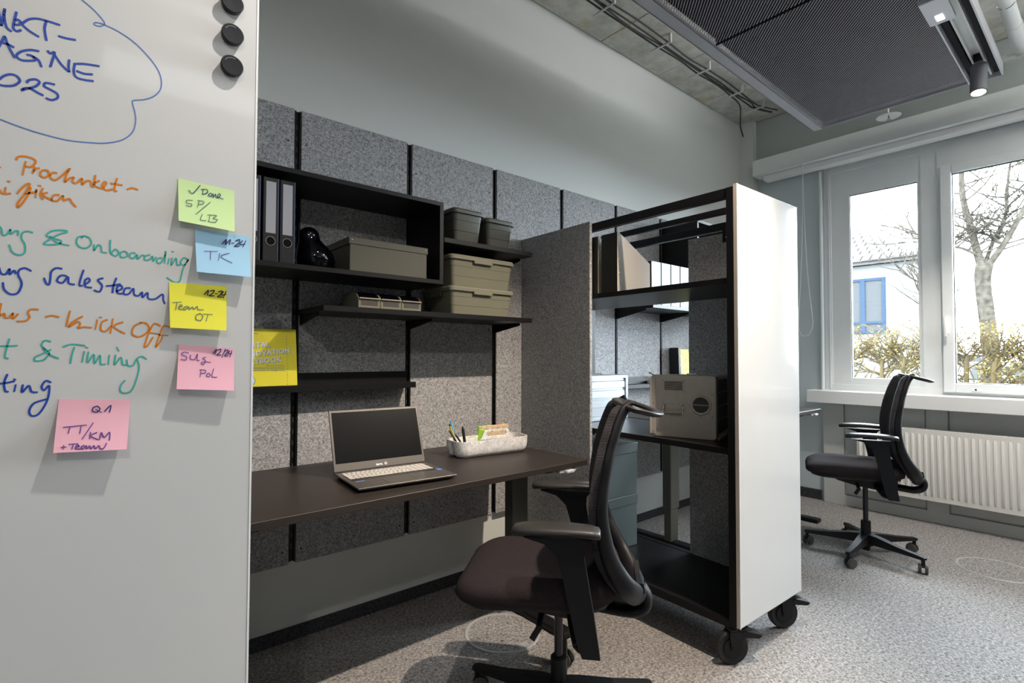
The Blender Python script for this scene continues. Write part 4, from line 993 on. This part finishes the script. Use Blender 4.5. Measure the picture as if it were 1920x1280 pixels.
note('note_blue', [(365, 430), (467.6, 443), (470.7, 519), (369, 509.4)], 'light blue sticky note marked 11-24 TK', [
    ('ink_navy', .0017, z2, [[(1066, 148), (1086, 125), (1080, 150)], [(1084, 148), (1106, 125), (1100, 150)], [(1110, 142), (1125, 142)], [(1130, 132), (1150, 125), (1145, 143), (1126, 157), (1150, 157)], [(1165, 130), (1150, 148), (1178, 147)], [(1180, 130), (1165, 162)]]),
    ('ink_violet', .0013, z2, [[(980, 181), (1045, 182)], [(1012, 182), (1010, 222)], [(1056, 190), (1048, 226)], [(1102, 190), (1060, 207), (1116, 238)]])], .013)
note('note_yellow', [(317, 529), (425, 536.7), (424.6, 619.5), (319, 614)], 'yellow sticky note marked 12-24 Team OT', [
    ('ink_black', .0018, z2, [[(980, 391), (1000, 368), (995, 394)], [(1008, 373), (1028, 369), (1020, 384), (1004, 395), (1030, 395)], [(1032, 385), (1045, 385)], [(1048, 377), (1066, 372), (1060, 387), (1045, 400), (1068, 400)], [(1074, 374), (1062, 391), (1086, 388)], [(1086, 372), (1071, 406)]]),
    ('ink_grey', .0014, z2, [[(828, 427), (872, 425)], [(850, 428), (843, 463)], [(855, 450), (875, 444), (866, 438), (858, 456), (880, 462)], [(902, 444), (882, 452), (888, 463), (906, 447), (908, 460), (924, 448), (930, 460), (946, 446), (952, 461), (978, 462)], [(962, 479), (942, 489), (942, 508), (962, 513), (974, 495), (960, 479)], [(974, 482), (1021, 485)], [(998, 485), (990, 516)]])], .010)
note('note_pink', [(335.3, 645.3), (439.5, 653), (438.7, 732), (331, 729.3)], 'pink sticky note marked 12/24 SU and PoL, near the board edge', [
    ('ink_navy', .0016, z2, [[(1022, 673), (1040, 652), (1032, 676)], [(1043, 656), (1060, 651), (1055, 667), (1040, 679), (1062, 678)], [(1083, 649), (1064, 691)], [(1078, 661), (1095, 655), (1090, 669), (1078, 682), (1096, 682)], [(1104, 659), (1095, 673), (1114, 672)], [(1113, 657), (1103, 689)]]),
    ('ink_violet', .0014, z2, [[(906, 670), (885, 665), (871, 675), (895, 688), (890, 703), (867, 699)], [(915, 678), (914, 698), (934, 700), (948, 674), (946, 703), (958, 704)], [(990, 690), (974, 694), (986, 708), (975, 726), (967, 716), (985, 712), (1013, 715)], [(966, 750), (960, 786)], [(957, 750), (985, 752), (985, 764), (962, 769)], [(1000, 765), (991, 775), (1000, 784), (1010, 775), (1000, 765)], [(1026, 744), (1018, 782), (1043, 786)]])], .013)
note('note_pink', [(110.5, 747.7), (245, 749.6), (237.5, 842), (99.6, 849)], 'larger pink sticky note lowest on the board, marked Q1 TT/KM + Team', [
    ('ink_navy', .0016, z2, [[(470, 924), (450, 930), (444, 947), (464, 953), (480, 938), (468, 924)], [(458, 940), (488, 956)], [(500, 951), (532, 921), (525, 956)]]),
    ('ink_violet', .0018, z2, [[(303, 1026), (362, 1021)], [(335, 1025), (328, 1056)], [(360, 1020), (416, 1015)], [(390, 1018), (383, 1056)], [(448, 1003), (394, 1083)], [(435, 1048), (430, 1082)], [(467, 1050), (435, 1067), (472, 1086)], [(478, 1086), (486, 1051), (500, 1074), (526, 1050), (525, 1088)], [(291, 1123), (319, 1121)], [(306, 1111), (303, 1131)], [(329, 1108), (376, 1105)], [(352, 1108), (345, 1131)], [(360, 1122), (380, 1117), (370, 1111), (362, 1128), (386, 1130)], [(406, 1112), (390, 1120), (396, 1131), (414, 1114), (416, 1129), (430, 1115), (436, 1129), (450, 1114), (458, 1129), (474, 1114), (482, 1129), (498, 1126), (512, 1101)]])], .014)
for i, (mx_, mz_) in enumerate(((.2005, 1.861), (.2015, 1.806), (.2015, 1.7505))):
    t = thing('board_magnet', 'round black magnet near the whiteboard edge, ' + ['topmost, cut by the frame top', 'middle of the three', 'lowest of the three'][i], 'magnet', (mx_, YB, mz_), 0, 'black magnets on the whiteboard')
    MB().lathe([(0, 0), (.0165, 0), (.0172, .002), (.0168, .004), (.0172, .006), (.0178, .0095), (.0165, .0112), (.0, .0108)], seg=32).build('magnet_body', 'magnet_black', t, M=Matrix.Rotation(R(90), 4, 'X'))
    q = MB()
    for k in range(9):
        a = R(150 - 9.5 * k); q.box(.0125 * math.cos(a) - .0005, .0125 * math.cos(a) + .0005, -.0116, -.0110, .0125 * math.sin(a) - .0004, .0125 * math.sin(a) + .0006)
    q.build('lettering', 'binder_label', t)

# ------------------------------------------------------------------ office chairs
def interp(pts, n):
    return smooth_path([(a, b, 0) for a, b in pts], n)
def chair(label, loc, face, base_rot, lift):
    t = thing('office_chair', label, 'office chair', (loc[0], loc[1], 0), face, 'black office chairs')
    # base
    hub = MB(); hub.cyl((0, 0, .060), (0, 0, .125), .038, .030, seg=24); hub.cyl((0, 0, .030), (0, 0, .060), .022, seg=16); ho = hub.build('base_hub', 'chair_plastic', t)
    for k in range(5):
        a = base_rot - face + k * R(72)
        M = Matrix.Rotation(a, 4, 'Z')
        q = MB(); q.loft([[(x, y, z) for y, z in ((-w, zb), (-w * .8, zt), (w * .8, zt), (w, zb))] for x, w, zb, zt in ((.015, .028, .072, .135), (.08, .026, .078, .130), (.2, .021, .080, .110), (.325, .016, .080, .098), (.34, .012, .083, .094))])
        q.build('star_leg', 'chair_plastic', t, M=M)
        c = thing('caster', None, None, tuple((M @ Vector((.325, 0, 0)))), a + R(random.choice((25, -35, 60, -60)))); c.parent = t
        q = MB()
        for sy in (-1, 1): q.cyl((-.012, sy * .008, .029), (-.012, sy * .024, .029), .029, seg=24, bev=.004)
        q.build('twin_wheels', 'wheel_grey', c)
        q = MB(); q.cyl((0, 0, .045), (0, 0, .085), .010, seg=12); q.loft([[( -.012 + (.031) * math.cos(R(b_)), y_, .029 + .031 * math.sin(R(b_))) for b_ in range(20, 181, 20)] + [(-.012 + .02 * math.cos(R(b_)), y_, .029 + .02 * math.sin(R(b_))) for b_ in range(180, 19, -20)] for y_ in (-.0075, .0075)])
        q.build('hood', 'chair_plastic', c)
    MB().cyl((0, 0, .115), (0, 0, .215), .0275, seg=24, bev=.003).build('gas_sleeve', 'chair_plastic', t)
    MB().cyl((0, 0, .21), (0, 0, .40 + lift), .0145, seg=20).build('gas_piston', 'chair_gas', t)
    L = Matrix.Translation((0, 0, lift))
    # mechanism
    q = MB(); q.loft([[(x, y, z) for y, z in rr_] for x, rr_ in [(x, [(-w, zt), (-w * .9, zb + .01), (-w * .5, zb), (w * .5, zb), (w * .9, zb + .01), (w, zt)]) for x, w, zb, zt in ((.20, .05, .435, .458), (.15, .09, .412, .46), (.05, .10, .388, .46), (-.05, .10, .375, .46), (-.10, .09, .392, .46), (-.16, .07, .402, .455))]])
    q.build('tilt_mechanism', 'chair_plastic', t, M=L)
    q = MB(); q.tube([(.12, -.05, .425), (.125, -.17, .405), (.155, -.20, .385)], .010, seg=10); q.build('lever', 'chair_plastic', t, M=L); q = MB(); q.tube([(.05, .04, .41), (.05, .19, .40), (.07, .20, .37)], .010, seg=10); q.build('lever', 'chair_plastic', t, M=L)
    # seat pan and cushion
    def seatring(z, ox0, ox1, hw, r):
        pts = rrect((ox1 - ox0) / 2, hw, r, 6); cx = (ox0 + ox1) / 2
        return [(cx + a, b_ * (1.0 if a > -.05 else 1 - .25 * min(1, (-.05 - a) / .2) ** 2), z + (-.012 * max(0, (a - .12) / .13) ** 2 if z > .48 else 0) + (.012 * max(0, (-a - .12) / .13) ** 2 if z > .48 else 0)) for a, b_ in pts]
    q = MB(); q.loft([seatring(.452, -.15, .28, .20, .08), seatring(.462, -.17, .30, .225, .08), seatring(.472, -.17, .305, .228, .08)]); q.build('seat_pan', 'chair_plastic', t, M=L)
    q = MB(); q.loft([seatring(.470, -.175, .305, .22, .09), seatring(.478, -.190, .322, .242, .10), seatring(.500, -.196, .330, .250, .11), seatring(.522, -.190, .322, .245, .11), seatring(.537, -.17, .298, .225, .10), seatring(.545, -.13, .25, .18, .09), seatring(.545, -.05, .16, .10, .06)])
    so = q.build('seat', 'seat_fabric', t, M=L, smooth=80)
    # arms
    for s_ in (-1, 1):
        y0 = s_ * .27
        q = MB(); q.tube([(-.06, s_ * .09, .41), (-.07, s_ * .17, .40), (-.085, s_ * .235, .385), (-.098, s_ * .262, .39)], .02, seg=10, flat=(.8, 1.5)); q.build('arm_bracket', 'chair_plastic', t, M=L)
        q = MB(); q.loft([[(x - hw_, y0 - .016, z), (x + hw_, y0 - .016, z), (x + hw_, y0 + .016, z), (x - hw_, y0 + .016, z)] for x, hw_, z in ((-.112, .026, .372), (-.104, .030, .40), (-.085, .034, .50), (-.066, .036, .60), (-.052, .040, .66), (-.035, .060, .695), (-.012, .100, .712))])
        q.build('arm_upright', 'chair_plastic', t, M=L, smooth=50)
        q = MB()
        sec = []
        for x, hw_, dz in ((-.14, .018, -.006), (-.135, .034, -.003), (-.11, .043, .001), (-.04, .045, .005), (.04, .044, .004), (.09, .040, .001), (.115, .032, -.003), (.122, .018, -.006)):
            sec.append([(x, y0 + a, .735 + dz + b_ * (1 if hw_ > .03 else .6)) for a, b_ in ((-hw_, -.006), (-hw_ * .75, -.014), (hw_ * .75, -.014), (hw_, -.006), (hw_ * .97, .003), (hw_ * .7, .009), (-hw_ * .7, .009), (-hw_ * .97, .003))])
        q.loft(sec); q.build('arm_pad', 'chair_pad', t, M=L, smooth=60)
    # back: profile (x, z) of the front face
    prof = [(-.236, .475), (-.215, .515), (-.182, .570), (-.156, .63), (-.142, .70), (-.137, .78), (-.147, .87), (-.166, .96), (-.188, 1.03), (-.208, 1.075), (-.232, 1.092)]
    pp_ = interp(prof, 4)
    def hw(z):
        ks = [(.47, .10), (.50, .150), (.56, .19), (.65, .215), (.78, .225), (.90, .212), (1.0, .185), (1.06, .160), (1.10, .135)]
        for (a, wa), (b_, wb) in zip(ks, ks[1:]):
            if z <= b_: f_ = max(0, (z - a) / (b_ - a)); f_ = f_ * f_ * (3 - 2 * f_); return wa + (wb - wa) * f_
        return ks[-1][1]
    def backring(p, off, wsc=1, fr=1):
        w_ = hw(p.y) * wsc; return [(p.x - off + .045 * (abs(c_) ** 2) , w_ * c_, p.y) for c_ in [k / 7 for k in range(-7, 8)]]
    f1 = []
    for i, p in enumerate(pp_):
        w_ = hw(p.y); ring = [(p.x + .045 * (k / 7) ** 2 - .012 * (abs(k) == 7), w_ * k / 7, p.y) for k in range(-7, 8)] + [(p.x - .012 + .045 * (k / 7) ** 2 - .026 * (abs(k) >= 6), w_ * k / 7 * (.985 if abs(k) == 7 else 1), p.y - .004) for k in range(7, -8, -1)]
        f1.append(ring)
    q = MB(); q.loft(f1); q.build('back_mesh', 'back_fabric', t, M=L, smooth=60)
    # frame rails behind the mesh on both sides, joining into the lower shell
    half = [(p.x + .045 - .052 - .012 * max(0, (.75 - p.y) / .3), hw(p.y) - .012, p.y) for p in pp_[::-1] if p.y > .505]
    bot = [(-.238, .105, .488), (-.262, .055, .463), (-.270, 0, .456)]
    path = half + bot + [(a, -b_, c_) for a, b_, c_ in (half + bot[:-1])[::-1]]
    path = smooth_path(path[::2] if len(path) % 2 else path, 2)
    rd = [.0135 + .016 * (1 - min(1, max(0, (p.z - .46) / .42))) ** 1.2 for p in path]
    q = MB(); q.tube(path, .02, seg=12, radii=rd, flat=(1.25, .85)); q.build('back_frame', 'chair_plastic', t, M=L, smooth=70)
    # open handle loop at the top
    q = MB(); pts = []
    for a in range(0, 24):
        th = a * 2 * math.pi / 24; cx_ = -.268 - .068 * math.cos(th); pts.append((cx_, .158 * math.sin(th) * (1.0 if math.cos(th) < 0 else .86), 1.074 - .018 * math.cos(th)))
    q.tube(pts, .0165, seg=12, closed=True, flat=(.55, 1.15)); q.build('headrest_loop', 'chair_pad', t, M=L, smooth=70)
    # lower shell and J shaped bar
    q = MB(); q.loft([[(-.284, y_, z_) , (-.268, y_, z_ + .004)] + [(-.262, y_ * .98, z_ + .03), (-.278, y_ * .98, z_ + .03)] for y_, z_ in ((-.10, .49), (-.05, .47), (0, .462), (.05, .47), (.10, .49))])
    q.build('back_shell', 'chair_plastic', t, M=L, smooth=50)
    J = smooth_path([(-.276, 0, .475), (-.296, 0, .44), (-.290, 0, .408), (-.262, 0, .392), (-.22, 0, .390), (-.10, 0, .405)], 5)
    q = MB(); q.tube(J, .024, seg=12, flat=(.85, 1.7)); q.build('back_bar', 'chair_plastic', t, M=L, smooth=60)
    return t
chair('black mesh-back office chair drawn up to the desk in the felt booth', (1.302, -1.106), R(131), R(-31), .0)
chair('black mesh-back office chair by the radiator under the window', (3.86, -1.31), R(111), R(36), .045)

# floor outlets: round rings set in the carpet
for lab, x, y, r_ in (('round grey floor outlet ring in the carpet under the near office chair', 1.505, -.55, .172), ('round floor outlet ring in the carpet right of the far chair', 4.17, -1.88, .19)):
    t = thing('floor_outlet', lab, 'floor outlet', (x, y, 0), 0, 'round floor outlets')
    MB().lathe([(r_ - .018, 0.0002), (r_ - .018, .002), (r_ - .012, .0035), (r_ - .004, .0035), (r_, .0002)], seg=56).build('ring', 'ring_plastic', t)
    MB().cyl((0, 0, .0003), (0, 0, .0016), r_ - .018, seg=48).build('carpet_inlay', 'carpet', t, smooth=0)
    MB().box(-.03, .03, -r_ + .02, -r_ + .05, .0016, .0032, bev=.0005).build('flap', 'ring_plastic', t)

# ------------------------------------------------------------------ outside the window
g = bpy.data.meshes.new('lawn'); g.from_pydata([(5.31, -60, -.02), (120, -60, -.02), (120, 60, -.02), (5.31, 60, -.02)], [], [(0, 1, 2, 3)]); g.materials.append(MT['ground_out'])
go = bpy.data.objects.new('yard_ground', g); COL.objects.link(go); go['kind'] = 'structure'
# house
hs = thing('house', 'white rendered house with tiled roof and blue window beyond the hedge', 'house', (24, 8, 0))
MB().box(21, 25, 2.0, 14, 0, 4.55).build('wall', 'facade', hs, world=True, smooth=0)
MB().box(20.7, 21.0, 1.8, 14.2, 4.40, 4.52).build('gutter', 'roof_tile', hs, world=True, smooth=0)
MB().quads([(20.6, 1.7, 4.5), (25.4, 1.7, 4.5), (25.4, 14.2, 4.5), (20.6, 14.2, 4.5), (23, 4.1, 6.1), (23, 14.2, 6.1)], [(0, 1, 2, 3), (0, 3, 5, 4), (1, 4, 5, 2), (0, 4, 1), (3, 2, 5)]).build('roof', 'roof_tile', hs, world=True, smooth=0)
q = MB()
ang = math.atan2(1.6, 2.4)
for j in range(8):
    for i in range(int(3.6 * j / 2.9) // 1, 44):
        a = 1.75 + i * .28 + (j % 2) * .14; s_ = j * .36; cx = 20.6 + s_ * math.cos(ang); cz = 4.52 + s_ * math.sin(ang)
        q.quads([(cx, a, cz + .05), (cx, a + .12, cz + .10), (cx, a + .24, cz + .05), (cx + .40 * math.cos(ang), a + .24, cz + .02 + .40 * math.sin(ang)), (cx + .40 * math.cos(ang), a + .12, cz + .07 + .40 * math.sin(ang)), (cx + .40 * math.cos(ang), a, cz + .02 + .40 * math.sin(ang)), (cx, a, cz), (cx, a + .24, cz)], [(0, 1, 4, 5), (1, 2, 3, 4), (0, 6, 7, 2, 1)])
o = q.build('roof_tiles', 'roof_tile', hs, world=True, smooth=0, recalc=False); o['kind'] = 'stuff'
for (y0, y1) in ((2.80, 4.1), (7.0, 8.3), (10.5, 11.8)):
    q = MB(); quadframe(q, 20.93, 20.99, y1, y0, 2.05, 3.95, .09, .09, bev=0); q.box(20.925, 20.985, (y0 + y1) / 2 - .07, (y0 + y1) / 2 + .07, 2.06, 3.94); q.box(20.92, 20.98, y0 + .02, y1 - .02, 2.38, 2.46)
    wf = q.build('window', 'blue_frame', hs, world=True, smooth=0)
    for a, b in ((y0 + .09, (y0 + y1) / 2 - .07), ((y0 + y1) / 2 + .07, y1 - .09)): MB().box(20.965, 20.975, a, b, 2.14, 3.86).build('pane', 'pane_dark', wf, world=True, smooth=0)
# hedge: trained trunks with tangled twigs and yellow leaves
HX = 9.5
def branch(q, p, d, length, r, depth, zmax=None, spread=.6, seg=5):
    pts = [Vector(p)]; d = Vector(d).normalized(); n = 4
    for i in range(n):
        d = (d + Vector((random.uniform(-.28, .28), random.uniform(-.28, .28), random.uniform(-.18, .24)))).normalized()
        nxt = pts[-1] + d * length / n
        if zmax and nxt.z > zmax: d.z = -abs(d.z) * .3; nxt = pts[-1] + d.normalized() * length / n
        pts.append(nxt)
    q.tube(pts, r, seg=seg, radii=[r * (1 - .5 * i / n) for i in range(n + 1)])
    out = [pts[-1], pts[-2]]
    if depth:
        for k in range(3 if depth > 1 else 2):
            b = random.choice(pts[1:]); dd = (d + Vector((random.uniform(-spread, spread), random.uniform(-1, 1) * spread * 1.5, random.uniform(-.3, .7) * spread))).normalized()
            out += branch(q, b, dd, length * random.uniform(.55, .85), r * .55, depth - 1, zmax, spread, max(3, seg - 1))
    return out
hedge_rows = [(.80, .55, 'bare hedge shrub hidden behind the left edge of the narrow pane'), (.40, .55, 'bare hedge shrub nearest the left frame of the narrow pane'), (.02, .55, 'bare hedge shrub in the middle of the narrow pane'), (-.27, .55, 'bare hedge shrub nearest the right frame of the narrow pane'),
    (-.62, .55, 'hedge shrub mostly hidden behind the window mullion'), (-.98, .55, 'bare hedge shrub below the tree trunk in the wide pane'), (-1.28, 1.0, 'yellow-leaved hedge shrub just right of the tree trunk'), (-1.6, 1.0, 'yellow-leaved hedge shrub at the right edge of the view'), (-2.0, 1.0, 'yellow-leaved hedge shrub outside the wide pane, beyond the view')]
for i, (yy, leafy, labs) in enumerate(hedge_rows):
    t = thing('hedge_shrub', labs, 'hedge', (HX, yy, -.02), 0, 'trained shrubs of the hedge')
    q = MB(); hh = 1.25 + random.uniform(-.05, .1); x0 = HX + random.uniform(-.08, .08)
    tr_ = [(x0, yy, -.02), (x0 + .02, yy + random.uniform(-.03, .03), .5), (x0 - .02, yy + random.uniform(-.03, .03), hh * .8), (x0, yy, hh)]
    q.tube(smooth_path(tr_, 3), .028, seg=8, radii=None); q.build('trunk', 'twig', t, world=True)
    q = MB(); tips = []
    for k in range(30):
        zz = hh * random.uniform(.25, 1.0) if k < 12 else hh * random.uniform(.85, 1.02)
        tips += branch(q, (x0, yy, zz), (random.uniform(-.35, .35), random.choice((-1, 1)) * random.uniform(.5, 1), random.uniform(.2, 1.0)), random.uniform(.25, .42), .012, 2, 1.77)
    q.build('twigs', 'twig', t, world=True)['kind'] = 'stuff'
    q = MB()
    for k in range(520 if leafy == 1 else 170):
        c = random.choice(tips) + Vector((random.uniform(-.1, .1), random.uniform(-.1, .1), random.uniform(-.08, .06)))
        if leafy == 1: c = Vector((HX + random.uniform(-.15, .15), yy + random.uniform(-.2, .2), random.uniform(.5, 1.74)))
        a = Vector((random.uniform(-1, 1), random.uniform(-1, 1), random.uniform(-1, 1))).normalized() * .022; b = a.cross(Vector((random.uniform(-1, 1), .3, 1))).normalized() * .015
        q.quads([c - a, c + b, c + a, c - b], [(0, 1, 2, 3)])
    q.build('leaves', 'leaf_yellow', t, world=True, smooth=0)['kind'] = 'stuff'
# tree
t = thing('tree', 'bare tree with forked trunk standing behind the hedge', 'tree', (13, -.78, -.02))
q = MB(); q.tube(smooth_path([(13, -.78, -.02), (13, -.80, 1.2), (13, -.74, 2.1), (13, -.70, 2.7), (13, -.74, 3.0)], 4), .16, seg=12, radii=[.145, .14, .14, .135, .13, .13, .125, .12, .12, .12, .118, .118, .12, .125, .13, .13, .12]); q.build('trunk', 'bark', t, world=True)
q = MB(); tips = []
for pth, r_ in (([(13, -.70, 2.9), (13, -.62, 3.3), (13.1, -.52, 3.8), (13.1, -.42, 4.4), (13.2, -.40, 5.2), (13.2, -.36, 6.0)], .072), ([(13, -.78, 2.95), (12.95, -1.0, 3.3), (12.9, -1.2, 3.7), (12.9, -1.45, 4.3), (12.9, -1.7, 5.0)], .062), ([(13, -.74, 3.0), (13.2, -.86, 3.5), (13.3, -1.0, 3.9), (13.3, -1.05, 4.6), (13.3, -1.15, 5.3)], .036), ([(13, -.72, 3.1), (12.8, -.45, 3.3), (12.7, -.15, 3.4), (12.7, .2, 3.65)], .032)):
    pt = smooth_path(pth, 4); n = len(pt); q.tube(pt, r_, seg=8, radii=[r_ * (1 - .6 * i / n) for i in range(n)])
    for k in range(22):
        b = random.choice(pt[3:]); tips += branch(q, b, (random.uniform(-.5, .5), random.choice((-1, 1)) * random.uniform(.4, 1), random.uniform(.1, .8)), random.uniform(.5, .9), .018, 2, None, .7)
o = q.build('branches', 'bark', t, world=True)
# slim tree farther left, its twigs before the roof
t = thing('tree', 'small twiggy tree in front of the tiled roof', 'tree', (16, .62, -.02))
q = MB(); q.tube([(16, .62, -.02), (16, .60, 1.5), (16, .66, 3.0)], .07, seg=8, radii=[.08, .07, .05]); q.build('trunk', 'bark', t, world=True)
q = MB()
for k in range(16): branch(q, (16, .64 + random.uniform(-.03, .03), random.uniform(2.2, 3.1)), (random.uniform(-.4, .4), random.uniform(-.9, 1), random.uniform(.4, 1)), random.uniform(.6, 1.1), .02, 2, None, .7)
q.build('branches', 'bark', t, world=True)
# fence, bushes and parked cars in the distance
t = thing('railing', 'thin metal railing beyond the hedge', 'railing', (17, -2, 0))
for k in range(7): MB().cyl((17, .6 - k * .9, 0), (17, .6 - k * .9, 1.55), .025, seg=8).build('post', 'aluminium', t, world=True)
for zz in (1.52, 1.1, .6): MB().cyl((17, .6, zz), (17, -4.8, zz), .02, seg=8).build('rail', 'aluminium', t, world=True)
def car(label, x, y, m_):
    t = thing('car', label, 'car', (x, y, 0), R(90), 'parked cars far beyond the railing')
    q = MB(); q.loft([[(a, w_ * s_, z) for a, z in ((-2.1, .35), (-2.15, .7), (-1.9, .85), (1.0, .9), (2.0, .78), (2.15, .55), (2.1, .35))] for s_, w_ in ((-1, .85), (1, .85))]); q.build('body', m_, t, smooth=40)
    q = MB(); q.loft([[(-1.7, -.7, .86), (-1.3, -.62, 1.38), (.2, -.62, 1.42), (1.0, -.7, .9)], [(-1.7, .7, .86), (-1.3, .62, 1.38), (.2, .62, 1.42), (1.0, .7, .9)]]); q.build('cabin', 'pane_dark', t, smooth=0)
    for a in (-1.35, 1.35):
        for s_ in (-1, 1): MB().cyl((a, s_ * .70, .32), (a, s_ * .88, .32), .32, seg=20).build('wheel', 'wheel_rubber', t)
car('grey parked car, nearest behind the bare tree trunk', 36, -.6, 'car_grey'); car('grey parked car farther along the car park', 36, -5.6, 'car_grey'); car('white parked car between two grey ones', 39, 4.2, 'facade')
for i, (x, y, r_) in enumerate(((31, -1.0, 1.0), (31, -3.6, 1.1))):
    b = bmesh.new(); bmesh.ops.create_icosphere(b, subdivisions=4, radius=r_)
    for v in b.verts: v.co *= 1 + random.uniform(-.14, .10); v.co.z *= .8
    q = MB(); q._add(b); o = q.build('bush', 'bush_green', None, smooth=0); o.location = (x, y, .9)
    tag(o, ['rounded green bush behind the tree trunk', 'rounded green bush beside the parked car'][i], 'bush')
